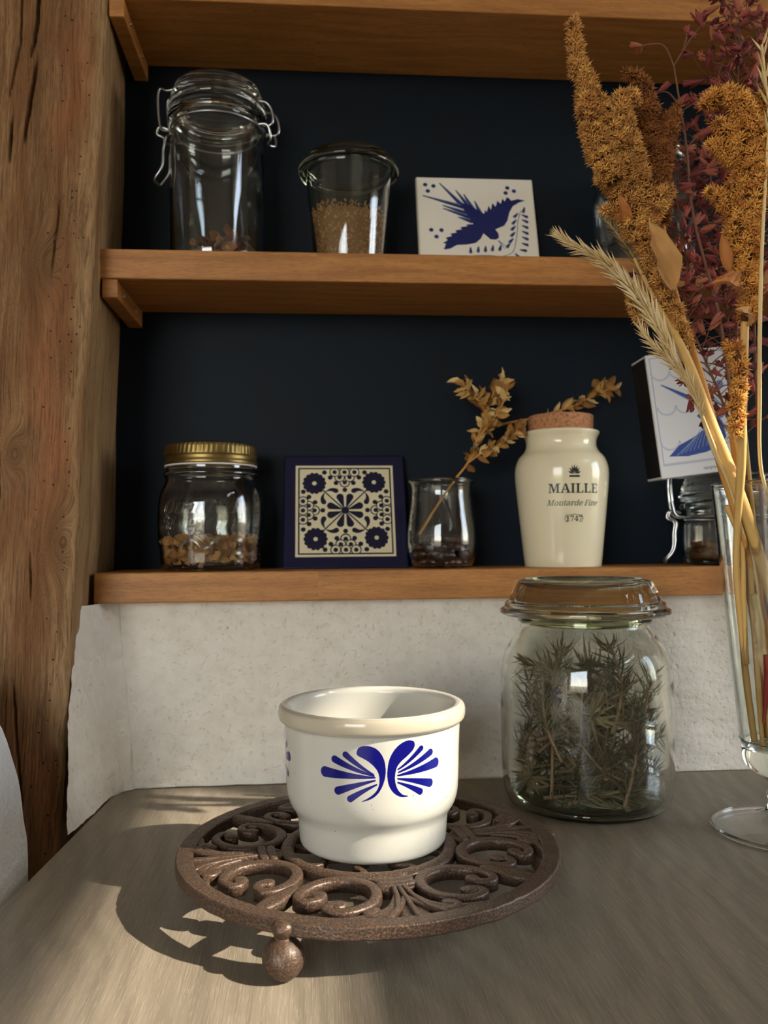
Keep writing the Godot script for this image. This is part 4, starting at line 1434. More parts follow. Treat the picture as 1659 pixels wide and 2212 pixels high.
	obj("crest", b.mesh(), M.ink, stone_body)
	b = MB.new()
	for k in 8:
		var f := (k / 7.0 - 0.5) * 0.0088
		var f2 := ((k + 1) / 7.0 - 0.5) * 0.0088
		if k < 7:
			b.grid([PackedVector3Array([surf2.call(th, f, 0.0748, 0.0), surf2.call(th, f2, 0.0748, 0.0)]), PackedVector3Array([surf2.call(th, f, 0.0764, 0.0), surf2.call(th, f2, 0.0764, 0.0)])])
	obj("crest_bar", b.mesh(), M.ink, stone_body)
	b = MB.new()
	var frame := []
	for e in [[-0.0068, 0.0380], [0.0068, 0.0380], [0.0078, 0.0405], [0.0068, 0.0436], [0.002, 0.0436], [0.0, 0.0444], [-0.002, 0.0436], [-0.0068, 0.0436], [-0.0078, 0.0405], [-0.0068, 0.0380]]:
		frame.append(surf2.call(th, e[0], e[1], -0.0001))
	b.tube(frame, 0.00022, 5)
	obj("cartouche", b.mesh(), M.ink, stone_body)


func tile(called: String, label: String, at: Vector3, size: float, lean: float, turn: float, face: Material, edge: Material) -> void:
	# a square tile whose foot stands at `at` and whose top leans back
	var t := thing(called, label, "tile", at, Basis(Vector3.UP, turn) * Basis(Vector3.RIGHT, -lean))
	var b := MB.new()
	b.rbox(Vector3(size, size, 0.008), 0.0014, Transform3D(Basis.IDENTITY, Vector3(0, size / 2, -0.004)))
	obj("tile_body", b.mesh(), edge, t)
	b = MB.new()
	var h := size / 2 - 0.0014
	var rows := []
	var uvs := []
	for i in 13:
		var row := PackedVector3Array()
		var uv := PackedVector2Array()
		for j in 13:
			var p := Vector2(lerpf(-h, h, j / 12.0), lerpf(-h, h, i / 12.0))
			row.append(Vector3(p.x, size / 2 + p.y, 0.00012 + 0.00025 * (1.0 - pow(maxf(absf(p.x), absf(p.y)) / h, 6.0)) + 0.00006 * sin(p.x * 300) * cos(p.y * 260)))
			uv.append(Vector2(p.x / size + 0.5, 0.5 - p.y / size))
		rows.append(row)
		uvs.append(uv)
	b.grid(rows, uvs)
	# grid rows run up, columns to the right: (up) x (right) points back, so turn it
	for k in range(0, b.idx.size(), 3):
		var s := b.idx[k + 1]
		b.idx[k + 1] = b.idx[k + 2]
		b.idx[k + 2] = s
	obj("glazed_face", b.mesh(), face, t)

func build_tiles_and_box() -> void:
	tile("tile", "dark blue bordered tile with a star flower pattern, leaning on the lowest shelf", Vector3(0.0240, 0.1716, -0.7295), 0.1085, 0.36, deg_to_rad(0), M.star, M.tile_blue)
	tile("tile", "white tile painted with a blue bird, leaning on the middle shelf", Vector3(0.1478, 0.4281, -0.7400), 0.1105, 0.28, deg_to_rad(0), M.bird, M.tile_white)
	# printed box tilted on top of the small clip jar
	var bs := Basis(Vector3.BACK, deg_to_rad(7.0)) * Basis(Vector3.UP, deg_to_rad(-3.0))
	var t := thing("printed_box", "white box printed with a blue bird, tilted on top of the small clip jar", "box", Vector3(0.2892, 0.2447, -0.69), bs)
	var w := 0.070
	var h := 0.1055
	var d := 0.036
	var b := MB.new()
	b.rbox(Vector3(w, h, d), 0.0008, Transform3D(Basis.IDENTITY, Vector3(w / 2, h / 2, -d / 2)))
	var carton := obj("carton", b.mesh(), M.card, t)
	b = MB.new()
	b.grid([PackedVector3Array([Vector3(0.0008, h - 0.0008, 0.0002), Vector3(w - 0.0008, h - 0.0008, 0.0002)]), PackedVector3Array([Vector3(0.0008, 0.0008, 0.0002), Vector3(w - 0.0008, 0.0008, 0.0002)])], [PackedVector2Array([Vector2(0, 0), Vector2(1, 0)]), PackedVector2Array([Vector2(0, 1), Vector2(1, 1)])])
	obj("printed_face", b.mesh(), M.box, carton)
	b = MB.new()
	b.grid([PackedVector3Array([Vector3(-0.0002, h - 0.002, -d + 0.001), Vector3(-0.0002, h - 0.002, -0.0012)]), PackedVector3Array([Vector3(-0.0002, 0.002, -d + 0.001), Vector3(-0.0002, 0.002, -0.0012)])])
	obj("dark_side", b.mesh(), M.black_card, carton).set_meta("label", "black side of the box")
# ---------------------------------------------------------------- jar of rosemary
func build_rosemary() -> void:
	var c := Vector3(0.1985, 0.0, -0.6225)
	var t := thing("rosemary_jar", "large glass jar with a flat glass lid, full of dried rosemary, on the table", "jar", c)
	var b := MB.new()
	var out := rounded([Vector2(0.048, 0.0003), Vector2(0.0560, 0.0003), Vector2(0.0610, 0.008), Vector2(0.0625, 0.020), Vector2(0.0630, 0.060), Vector2(0.0628, 0.096), Vector2(0.0600, 0.110), Vector2(0.0500, 0.126), Vector2(0.0465, 0.131), Vector2(0.0465, 0.139)], 0.012, 5)
	b.lathe(shell(out, 0.0034), 96)
	b.lathe([Vector2(0, 0.0003), Vector2(0.048, 0.0003)], 96)
	obj("body", b.mesh(), M.green_glass, t)
	b = MB.new()
	b.lathe(rounded([Vector2(0, 0.0012), Vector2(0.0500, 0.0012), Vector2(0.0555, 0.0060), Vector2(0.0520, 0.0068), Vector2(0, 0.0052)], 0.0015, 3), 96)
	obj("thick_base", b.mesh(), M.thick_green, t)
	b = MB.new()
	b.lathe(rounded([Vector2(0.0430, 0.1310), Vector2(0.0480, 0.1325), Vector2(0.0495, 0.1345), Vector2(0.0478, 0.1372), Vector2(0.0430, 0.1385), Vector2(0.0430, 0.1310)], 0.0012, 3), 96)
	obj("neck_ring", b.mesh(), M.thick_green, t)
	b = MB.new()
	b.lathe(rounded([Vector2(0, 0.1430), Vector2(0.0440, 0.1430), Vector2(0.0455, 0.1395), Vector2(0.0605, 0.1385), Vector2(0.0625, 0.1400), Vector2(0.0624, 0.1428), Vector2(0.0595, 0.1442), Vector2(0.0585, 0.1478), Vector2(0.0560, 0.1490), Vector2(0.0530, 0.1560), Vector2(0.0490, 0.1636), Vector2(0.0440, 0.1655), Vector2(0.0420, 0.1630), Vector2(0, 0.1627)], 0.0007, 3), 96)
	obj("lid", b.mesh(), M.lid_glass, t)
	rng.seed = 3
	var stems := [[Vector3(-0.035, 0.012, 0.030), Vector3(-0.030, 0.105, 0.020)], [Vector3(0.010, 0.010, 0.048), Vector3(0.022, 0.070, 0.046)], [Vector3(-0.045, 0.018, 0.010), Vector3(0.048, 0.052, 0.024)],
		[Vector3(0.004, 0.060, 0.045), Vector3(0.012, 0.118, 0.022)], [Vector3(0.030, 0.020, 0.030), Vector3(0.046, 0.094, 0.014)], [Vector3(-0.020, 0.020, -0.030), Vector3(-0.012, 0.112, -0.020)], [Vector3(0.020, 0.015, -0.035), Vector3(0.010, 0.100, -0.025)],
		[Vector3(-0.048, 0.030, -0.012), Vector3(-0.044, 0.092, 0.006)], [Vector3(-0.040, 0.012, 0.028), Vector3(0.034, 0.020, 0.040)], [Vector3(0.042, 0.015, -0.010), Vector3(0.036, 0.082, -0.022)], [Vector3(-0.010, 0.012, 0.035), Vector3(-0.016, 0.090, 0.044)], [Vector3(0.0, 0.03, 0.0), Vector3(0.018, 0.098, 0.0)], [Vector3(-0.030, 0.04, 0.040), Vector3(-0.040, 0.085, 0.030)], [Vector3(0.020, 0.012, 0.020), Vector3(-0.020, 0.055, 0.045)]]
	for k in 12:
		var az := k * 2.4
		var r0 := 0.020 + 0.030 * hv(k)
		var y0 := 0.012 + 0.055 * hv(k + 40)
		var az2 := az + 1.2 + hv(k + 80) * 2.6
		stems.append([Vector3(sin(az) * r0, y0, cos(az) * r0), Vector3(sin(az2) * 0.048, minf(0.112, y0 + 0.010 + 0.062 * hv(k + 120)), cos(az2) * 0.048)])
	for k in 7:
		var az := k * 0.9 - 2.4
		stems.append([Vector3(sin(az) * 0.046, 0.0105, cos(az) * 0.046), Vector3(sin(az + 1.1) * 0.047, 0.012 + 0.012 * hv(k + 7), cos(az + 1.1) * 0.047)])
	var tones := [c8(128, 120, 86), c8(108, 100, 74), c8(150, 138, 104), c8(88, 84, 64)]
	for k in stems.size():
		var a: Vector3 = stems[k][0]
		var e: Vector3 = stems[k][1]
		var o := Node3D.new()
		o.name = numbered("rosemary_sprig")
		add_child(o, true)
		o.position = c + a
		tag(o, "dried grey green rosemary sprig inside the large glass jar on the table", "rosemary", "rosemary sprigs in the large jar")
		var mid := a.lerp(e, 0.5) + Vector3(rng.randf_range(-1, 1), 0, rng.randf_range(-1, 1)) * 0.006
		var path := smooth_path([a, mid, e], 8)
		var loc := []
		var rad := []
		for i in path.size():
			loc.append(path[i] - a)
			rad.append(lerpf(0.0014, 0.0006, float(i) / path.size()))
		var sb := MB.new()
		sb.tube(loc, rad, 6)
		obj("stem", sb.mesh(), M.rose_stem, o)
		var nb := MB.new()
		var ln := a.distance_to(e)
		var turns := int(ln / 0.0024)
		for i in turns:
			var f := lerpf(0.10 if k % 3 else 0.45, 1.0, float(i) / turns)
			var s := f * (path.size() - 1.001)
			var p: Vector3 = path[int(s)].lerp(path[int(s) + 1], s - int(s))
			var dir: Vector3 = (path[int(s) + 1] - path[int(s)]).normalized()
			var sd := dir.cross(Vector3(0.3, 0.2, 1).normalized()).normalized().rotated(dir, i * 1.57 + rng.randf_range(-0.4, 0.4))
			for m in 2:
				var out_d := (sd * (1.0 if m == 0 else -1.0)).rotated(dir, rng.randf_range(-0.3, 0.3))
				var nd := (dir * rng.randf_range(0.35, 1.5) + out_d + Vector3(rng.randfn(0, 0.25), rng.randfn(0, 0.25), rng.randfn(0, 0.25))).normalized()
				var l := rng.randf_range(0.014, 0.0275) * (1.0 if f < 0.9 else 0.7)
				var tip := p + nd * l
				var far := Vector2(tip.x, tip.z).length()
				if far > 0.0575:      # bent along the glass
					tip.x *= 0.0575 / far
					tip.z *= 0.0575 / far
				tip.y = clampf(tip.y, 0.0085, 0.126 if far < 0.044 else 0.108)
				var up := nd.cross(out_d.cross(dir)).normalized()
				var w := nd.cross(up).normalized() * 0.0010
				var bow := p.lerp(tip, 0.5) + up * l * rng.randf_range(-0.02, 0.16)
				var th := up * 0.00045
				nb.grid([PackedVector3Array([p - a - w * 0.5, p - a + th, p - a + w * 0.5, p - a - w * 0.5]), PackedVector3Array([bow - a - w, bow - a + th, bow - a + w, bow - a - w]), PackedVector3Array([tip - a, tip - a, tip - a, tip - a])])
		var ndl := obj("needles", nb.mesh(), mat(tones[k % 4], 0.7), o, "stuff")


# ---------------------------------------------------------------- leaves and sprigs
func leaf_mesh(base: Vector3, tip: Vector3, face: Vector3, wid: float, curl: float, crumple := 0.0, sd := 0) -> ArrayMesh:
	var b := MB.new()
	var d := tip - base
	var l := d.length()
	d /= l
	var side := d.cross(face).normalized()
	var nrm := side.cross(d).normalized()
	var rows := []
	for i in 11:
		var t := i / 10.0
		var w := wid * pow(sin(PI * clampf(0.04 + 0.96 * t, 0, 1)), 0.8) * (1.15 - 0.35 * t)
		var bend := curl * sin(t * PI * 0.9) * l * 0.3
		var row := PackedVector3Array()
		for j in 7:
			var s := (j - 3) / 3.0
			var c := nz.get_noise_2d(i * 60.0 + sd * 400, j * 70.0) * crumple * l
			row.append(base + d * l * t + side * s * w * (1.0 - 0.3 * absf(curl) * absf(s)) + nrm * (bend + s * s * w * 0.55 + c))
		rows.append(row)
	b.grid(rows)
	return b.mesh()

func leafy(called: String, label: String, paths: Array, leaves: int, sd: int, tones: Array) -> void:
	var t := thing(called, label, "sprig", paths[0][0])
	var o: Vector3 = paths[0][0]
	rng.seed = sd
	var mats := []
	for c in tones:
		var m := mat(c, 0.75)
		m.backlight_enabled = true
		m.backlight = Color(0.2, 0.2, 0.2)
		mats.append(m)
	for k in paths.size():
		var pts: Array = paths[k].map(func(p): return p - o)
		var path := smooth_path(pts, 5)
		var rad := []
		for i in path.size():
			rad.append(lerpf(0.0013, 0.0006, float(i) / path.size()) * (1.0 if k == 0 else 0.8))
		var b := MB.new()
		b.tube(path, rad, 6)
		obj("stem", b.mesh(), M.stalk, t)
		var n: int = leaves if k == 0 else leaves / 2
		for i in n:
			var f := lerpf(0.42 if k == 0 and paths.size() > 1 else 0.2, 1.0, float(i) / n)
			var s := f * (path.size() - 1.001)
			var p: Vector3 = path[int(s)].lerp(path[int(s) + 1], s - int(s))
			var d: Vector3 = (path[int(s) + 1] - path[int(s)]).normalized()
			var sd2 := d.cross(Vector3.BACK).normalized().rotated(d, (i % 2) * PI + rng.randf_range(-1.3, 1.3))
			var dir := (d * rng.randf_range(0.2, 1.5) + sd2 + Vector3(0, rng.randf_range(-0.5, 0.2), 0)).normalized()
			var l := rng.randf_range(0.007, 0.0155)
			var lf := obj("leaf", leaf_mesh(Vector3.ZERO, dir * l, (Vector3.BACK + Vector3(rng.randf_range(-0.8, 0.8), rng.randf_range(-0.5, 0.8), 0)).normalized(), rng.randf_range(0.0022, 0.0044), rng.randf_range(-0.8, 0.9), 0.10, i), mats[rng.randi() % mats.size()], t)
			lf.position = p


# ---------------------------------------------------------------- vase and dried flowers
func build_vase() -> void:
	var t := thing("vase", "tall footed clear glass vase holding the dried flowers, at the right edge", "vase", Vector3(0.306, 0, -0.545))
	var b := MB.new()
	b.lathe(shell(smooth_path([Vector2(0.0244, 0.0548), Vector2(0.0250, 0.058), Vector2(0.0258, 0.064), Vector2(0.0300, 0.110), Vector2(0.0350, 0.170), Vector2(0.0396, 0.2285)], 6), 0.0022), 80)
	obj("bowl", b.mesh(), M.glass, t)
	b = MB.new()
	b.lathe(rounded([Vector2(0.0374, 0.2286), Vector2(0.0397, 0.2286), Vector2(0.0402, 0.2300), Vector2(0.0390, 0.2312), Vector2(0.0376, 0.2305), Vector2(0.0374, 0.2286)], 0.0006, 3), 80)
	obj("lip", b.mesh(), M.thick, t)
	b = MB.new()
	b.lathe(smooth_path([Vector2(0.0, 0.0128), Vector2(0.0060, 0.0129), Vector2(0.0108, 0.0131), Vector2(0.0080, 0.0185), Vector2(0.0092, 0.0220), Vector2(0.0098, 0.0240), Vector2(0.0080, 0.0275), Vector2(0.0085, 0.0315), Vector2(0.0130, 0.0360), Vector2(0.0195, 0.0400), Vector2(0.0228, 0.0440), Vector2(0.0244, 0.0500), Vector2(0.0238, 0.0545), Vector2(0.0205, 0.0550), Vector2(0.0080, 0.0525), Vector2(0.0, 0.0520)], 5), 80)
	obj("stem", b.mesh(), M.thick, t)
	b = MB.new()
	b.lathe(smooth_path([Vector2(0.0, 0.0006), Vector2(0.030, 0.0006), Vector2(0.042, 0.0), Vector2(0.0450, 0.0010), Vector2(0.0445, 0.0028), Vector2(0.035, 0.0055), Vector2(0.020, 0.0085), Vector2(0.0112, 0.0128)], 5), 80)
	obj("foot", b.mesh(), M.foot_glass, t)
	b = MB.new()
	b.lathe(rounded([Vector2(0.0425, 0.0004), Vector2(0.0448, 0.0004), Vector2(0.0456, 0.0018), Vector2(0.0444, 0.0034), Vector2(0.0425, 0.0030), Vector2(0.0425, 0.0004)], 0.0008, 3), 80)
	obj("foot_rim", b.mesh(), M.thick, t)


func tuft(sd: int) -> ArrayMesh:
	# one prickly floret of the plume: a star of pointed bracts about one unit long
	rng.seed = sd
	var b := MB.new()
	for k in 13:
		var f := k / 13.0
		var el := lerpf(1.45, 0.1, sqrt(f))
		var az := k * 2.4 + rng.randf_range(-0.2, 0.2)
		var d := Vector3(cos(el) * cos(az), sin(el), cos(el) * sin(az))
		var s := d.cross(Vector3(0.31, 0.7, 0.55)).normalized()
		var q := d.cross(s)
		var l := rng.randf_range(0.75, 1.1)
		var w := 0.115
		var tone := rng.randf_range(0.6, 1.35)
		b.tint = Color(tone, tone, tone)
		var mid := d * l * 0.4
		var i0 := b.vert(Vector3.ZERO)
		var i1 := b.vert(mid + s * w)
		var i2 := b.vert(mid - s * w * 0.5 + q * w * 0.85)
		var i3 := b.vert(mid - s * w * 0.5 - q * w * 0.85)
		var i4 := b.vert(d * l)
		for e in [[i0, i2, i1], [i0, i3, i2], [i0, i1, i3], [i1, i2, i4], [i2, i3, i4], [i3, i1, i4]]:
			b.tri(e[0], e[1], e[2])
	return b.mesh()

func plume(t: Node3D, o: Vector3, lobes: Array, sd: int, dark: Color, light: Color) -> void:
	var core := MB.new()
	var tr := []
	var ti := []
	rng.seed = sd
	for lobe in lobes:
		var pr := split4(smooth_path(lobe, 6))
		var path: Array = pr[0]
		var rad: Array = pr[1]
		core.tube(path.map(func(p): return p - o), rad.map(func(r): return r * 0.62), 10)
		for i in path.size() - 1:
			var a: Vector3 = path[i]
			var b: Vector3 = path[i + 1]
			var r: float = rad[i]
			var d := (b - a).normalized()
			var n1 := d.cross(Vector3.BACK).normalized()
			var n2 := d.cross(n1)
			var area := TAU * r * a.distance_to(b)
			var cnt := area / (0.0029 * 0.0029)
			var whole := int(cnt) + (1 if rng.randf() < cnt - int(cnt) else 0)
			for k in whole:
				var an := rng.randf() * TAU
				var out := n1 * cos(an) + n2 * sin(an)
				var p := a.lerp(b, rng.randf()) + out * r * rng.randf_range(0.5, 0.9)
				var y := (out + d * (-0.15 if i < 3 else -0.3) + Vector3(rng.randfn(0, 0.3), rng.randfn(0, 0.3) + 0.25, rng.randfn(0, 0.3))).normalized()
				var x := y.cross(Vector3(rng.randf() - 0.5, rng.randf() - 0.5, rng.randf() - 0.5)).normalized()
				var s := rng.randf_range(0.0040, 0.0062)
				tr.append(Transform3D(Basis(x, y, x.cross(y)).scaled_local(Vector3.ONE * s), p - o))
				ti.append(dark.lerp(light, clampf(rng.randfn(0.55, 0.25), 0, 1)).srgb_to_linear())
	obj("plume_core", core.mesh(), M.plume_core, t)
	many("bracts", tuft(sd), M.dry, tr, ti, t)

func stalk(t: Node3D, o: Vector3, pts: Array, mt: Material, called := "stem") -> void:
	var pr := split4(smooth_path(pts, 6))
	var b := MB.new()
	b.tube(pr[0].map(func(p): return p - o), pr[1], 10)
	obj(called, b.mesh(), mt, t)

func V4(x: float, y: float, z: float, w: float) -> Vector4:
	return Vector4(x, y, z, w)

func build_amaranth() -> void:
	var gold := c8(252, 196, 108)
	var brown := c8(168, 106, 48)
	var o := Vector3(0.310, 0.056, -0.545)
	var t := thing("amaranth", "golden amaranth plume leaning left out of the vase, tallest of the plumes", "dried flower", o)
	stalk(t, o, [V4(0.199, 0.370, -0.510, 0.0010), V4(0.210, 0.343, -0.506, 0.0016), V4(0.226, 0.309, -0.502, 0.0028), V4(0.242, 0.270, -0.505, 0.0036), V4(0.257, 0.238, -0.510, 0.0040), V4(0.275, 0.203, -0.520, 0.0038), V4(0.293, 0.159, -0.530, 0.0036), V4(0.304, 0.121, -0.538, 0.0034), V4(0.310, 0.056, -0.545, 0.0032)], M.straw)
	plume(t, o, [[V4(0.159, 0.517, -0.500, 0.0017), V4(0.160, 0.501, -0.500, 0.0035), V4(0.163, 0.484, -0.500, 0.0050), V4(0.169, 0.468, -0.500, 0.0070), V4(0.176, 0.453, -0.500, 0.0098), V4(0.183, 0.432, -0.500, 0.0110), V4(0.189, 0.412, -0.500, 0.0105), V4(0.193, 0.395, -0.500, 0.0083), V4(0.197, 0.378, -0.500, 0.0055)],
		[V4(0.163, 0.462, -0.490, 0.0046), V4(0.165, 0.447, -0.490, 0.0062), V4(0.171, 0.430, -0.490, 0.0078), V4(0.179, 0.410, -0.490, 0.0090)],
		[V4(0.190, 0.470, -0.500, 0.0036), V4(0.188, 0.459, -0.500, 0.0062), V4(0.190, 0.441, -0.500, 0.0084), V4(0.195, 0.421, -0.500, 0.0090), V4(0.200, 0.404, -0.500, 0.0064)],
		[V4(0.199, 0.464, -0.500, 0.0018), V4(0.195, 0.469, -0.500, 0.0028), V4(0.190, 0.466, -0.500, 0.0036)],
		[V4(0.176, 0.397, -0.500, 0.0022), V4(0.184, 0.395, -0.500, 0.0038), V4(0.193, 0.392, -0.500, 0.0058)],
		[V4(0.218, 0.410, -0.500, 0.0030), V4(0.212, 0.405, -0.500, 0.0058), V4(0.203, 0.392, -0.500, 0.0070), V4(0.200, 0.378, -0.500, 0.0052)],
		[V4(0.202, 0.382, -0.504, 0.0048), V4(0.208, 0.364, -0.504, 0.0046), V4(0.216, 0.347, -0.504, 0.0044), V4(0.223, 0.329, -0.504, 0.0036), V4(0.231, 0.312, -0.506, 0.0022)],
		[V4(0.197, 0.346, -0.510, 0.0020), V4(0.199, 0.337, -0.510, 0.0026), V4(0.204, 0.331, -0.510, 0.0030), V4(0.210, 0.334, -0.510, 0.0020)]], 11, brown, gold)
	var tan := mat(c8(196, 148, 88), 0.8)
	tan.backlight_enabled = true
	tan.backlight = Color(0.2, 0.2, 0.2)
	var ochre := mat(c8(182, 116, 56), 0.8)
	ochre.backlight_enabled = true
	ochre.backlight = Color(0.2, 0.2, 0.2)
	obj("leaf", leaf_mesh(Vector3(0.2150, 0.3450, -0.492) - o, Vector3(0.1955, 0.3825, -0.480) - o, Vector3(-0.15, 0.1, 1), 0.0092, 0.4, 0.13, 1), tan, t)
	obj("leaf", leaf_mesh(Vector3(0.2000, 0.352, -0.505) - o, Vector3(0.1985, 0.3300, -0.495) - o, Vector3(-0.5, 0.2, 1), 0.0050, 0.9, 0.12, 2), ochre, t)
	obj("leaf", leaf_mesh(Vector3(0.190, 0.386, -0.500) - o, Vector3(0.181, 0.402, -0.488) - o, Vector3(-0.3, 0.2, 1), 0.0046, 0.6, 0.1, 3), ochre, t)
	# darker plume behind it
	o = Vector3(0.300, 0.060, -0.548)
	t = thing("amaranth", "dark brown amaranth plume behind the tall golden one", "dried flower", o)
	stalk(t, o, [V4(0.222, 0.430, -0.530, 0.0020), V4(0.232, 0.360, -0.530, 0.0022), V4(0.255, 0.290, -0.535, 0.0024), V4(0.280, 0.190, -0.540, 0.0024), V4(0.300, 0.060, -0.548, 0.0024)], M.stalk)
	plume(t, o, [[V4(0.203, 0.500, -0.530, 0.0016), V4(0.211, 0.497, -0.530, 0.0034), V4(0.217, 0.484, -0.530, 0.0050), V4(0.218, 0.469, -0.530, 0.0066), V4(0.217, 0.450, -0.530, 0.0078), V4(0.219, 0.432, -0.530, 0.0070), V4(0.222, 0.410, -0.530, 0.0058)],
		[V4(0.239, 0.477, -0.530, 0.0026), V4(0.233, 0.469, -0.530, 0.0048), V4(0.229, 0.454, -0.530, 0.0064), V4(0.225, 0.435, -0.530, 0.0060), V4(0.226, 0.400, -0.530, 0.0040)]], 12, c8(120, 66, 28), c8(204, 134, 60))
	# plume on the right
	o = Vector3(0.262, 0.120, -0.527)
	t = thing("amaranth", "bright golden amaranth plume with a drooping head, upright at the right edge", "dried flower", o)
	stalk(t, o, [V4(0.250, 0.346, -0.470, 0.0021), V4(0.251, 0.314, -0.475, 0.0024), V4(0.254, 0.278, -0.485, 0.0027), V4(0.260, 0.240, -0.500, 0.0028), V4(0.267, 0.203, -0.520, 0.0024), V4(0.272, 0.160, -0.532, 0.0022), V4(0.288, 0.060, -0.545, 0.0020)], M.straw)
	plume(t, o, [[V4(0.228, 0.447, -0.470, 0.0024), V4(0.234, 0.452, -0.470, 0.0046), V4(0.244, 0.453, -0.470, 0.0060), V4(0.251, 0.446, -0.470, 0.0064), V4(0.253, 0.431, -0.470, 0.0068)],
		[V4(0.234, 0.438, -0.470, 0.0028), V4(0.241, 0.432, -0.470, 0.0042), V4(0.249, 0.424, -0.470, 0.0062)],
		[V4(0.229, 0.425, -0.470, 0.0020), V4(0.238, 0.422, -0.470, 0.0042), V4(0.247, 0.416, -0.470, 0.0072)],
		[V4(0.264, 0.450, -0.470, 0.0054), V4(0.261, 0.431, -0.470, 0.0088), V4(0.257, 0.412, -0.470, 0.0112), V4(0.251, 0.393, -0.470, 0.0112), V4(0.249, 0.373, -0.470, 0.0094), V4(0.249, 0.357, -0.470, 0.0070), V4(0.249, 0.340, -0.470, 0.0038)],
		[V4(0.229, 0.397, -0.470, 0.0020), V4(0.237, 0.392, -0.470, 0.0040), V4(0.245, 0.386, -0.470, 0.0058)],
		[V4(0.264, 0.457, -0.470, 0.0026), V4(0.268, 0.440, -0.470, 0.0050), V4(0.270, 0.421, -0.470, 0.0064)],
		[V4(0.254, 0.343, -0.470, 0.0034), V4(0.252, 0.332, -0.470, 0.0042), V4(0.248, 0.321, -0.470, 0.0030)],
		[V4(0.239, 0.308, -0.470, 0.0030), V4(0.243, 0.301, -0.470, 0.0034), V4(0.247, 0.291, -0.472, 0.0030)],
		[V4(0.249, 0.291, -0.476, 0.0022), V4(0.247, 0.278, -0.478, 0.0030), V4(0.246, 0.270, -0.480, 0.0020)],
		[V4(0.250, 0.269, -0.480, 0.0020), V4(0.247, 0.262, -0.480, 0.0030), V4(0.248, 0.255, -0.482, 0.0018)]], 13, c8(172, 100, 38), c8(255, 196, 98))
	obj("leaf", leaf_mesh(Vector3(0.2440, 0.334, -0.466) - o, Vector3(0.2195, 0.336, -0.456) - o, Vector3(0.1, 0.4, 1), 0.0075, 0.9, 0.16, 4), ochre, t)
	obj("leaf", leaf_mesh(Vector3(0.2380, 0.348, -0.466) - o, Vector3(0.2320, 0.369, -0.462) - o, Vector3(-0.6, 0.2, 1), 0.0040, 0.5, 0.06, 5), ochre, t)
	obj("leaf", leaf_mesh(Vector3(0.2500, 0.318, -0.470) - o, Vector3(0.2370, 0.324, -0.460) - o, Vector3(0.3, 0.5, 1), 0.0050, 0.8, 0.12, 6), tan, t)


func spikelet() -> ArrayMesh:
	var b := MB.new()
	b.tube([Vector3(0, 0, 0), Vector3(0, 0.2, 0), Vector3(0.01, 0.5, 0), Vector3(0.03, 0.8, 0), Vector3(0.07, 1.3, 0)], [0.03, 0.075, 0.08, 0.045, 0.004], 5)
	return b.mesh()

func ear(label: String, axis: Array, stem: Array, n: int, size: float, sd: int, mats: Array) -> void:
	# a grass ear: overlapping pointed spikelets up a thin axis; axis runs from the tip down
	var o: Vector3 = split4(stem)[0][-1]
	var t := thing("grass_ear", label, "dried grass", o)
	stalk(t, o, axis.map(func(q): return V4(q.x, q.y, q.z, 0.0007)), M.straw_pale, "axis")
	stalk(t, o, stem, M.straw_pale)
	var pr := split4(smooth_path(axis, 8))
	var path: Array = pr[0]
	var sp := spikelet()
	rng.seed = sd
	for i in n:
		var f := float(i) / n
		var s := f * (path.size() - 1.001)
		var p: Vector3 = path[int(s)].lerp(path[int(s) + 1], s - int(s))
		var r: float = lerpf(pr[1][int(s)], pr[1][int(s) + 1], s - int(s))
		var d: Vector3 = (path[int(s)] - path[int(s) + 1]).normalized()
		var out := d.cross(Vector3.BACK).normalized().rotated(d, i * 2.4 + rng.randf_range(-0.3, 0.3))
		var y := (d + out * rng.randf_range(0.18, 0.62)).normalized()
		var x := y.cross(out).normalized()
		var l := size * rng.randf_range(0.85, 1.2) * clampf(r / 0.003, 0.6, 1.0)
		var m := obj("spikelet", sp, mats[rng.randi() % mats.size()], t)
		m.transform = Transform3D(Basis(x, y, x.cross(y)).scaled_local(Vector3(l * 1.05, l, l * 1.05)), p + out * r * 0.42 - o)

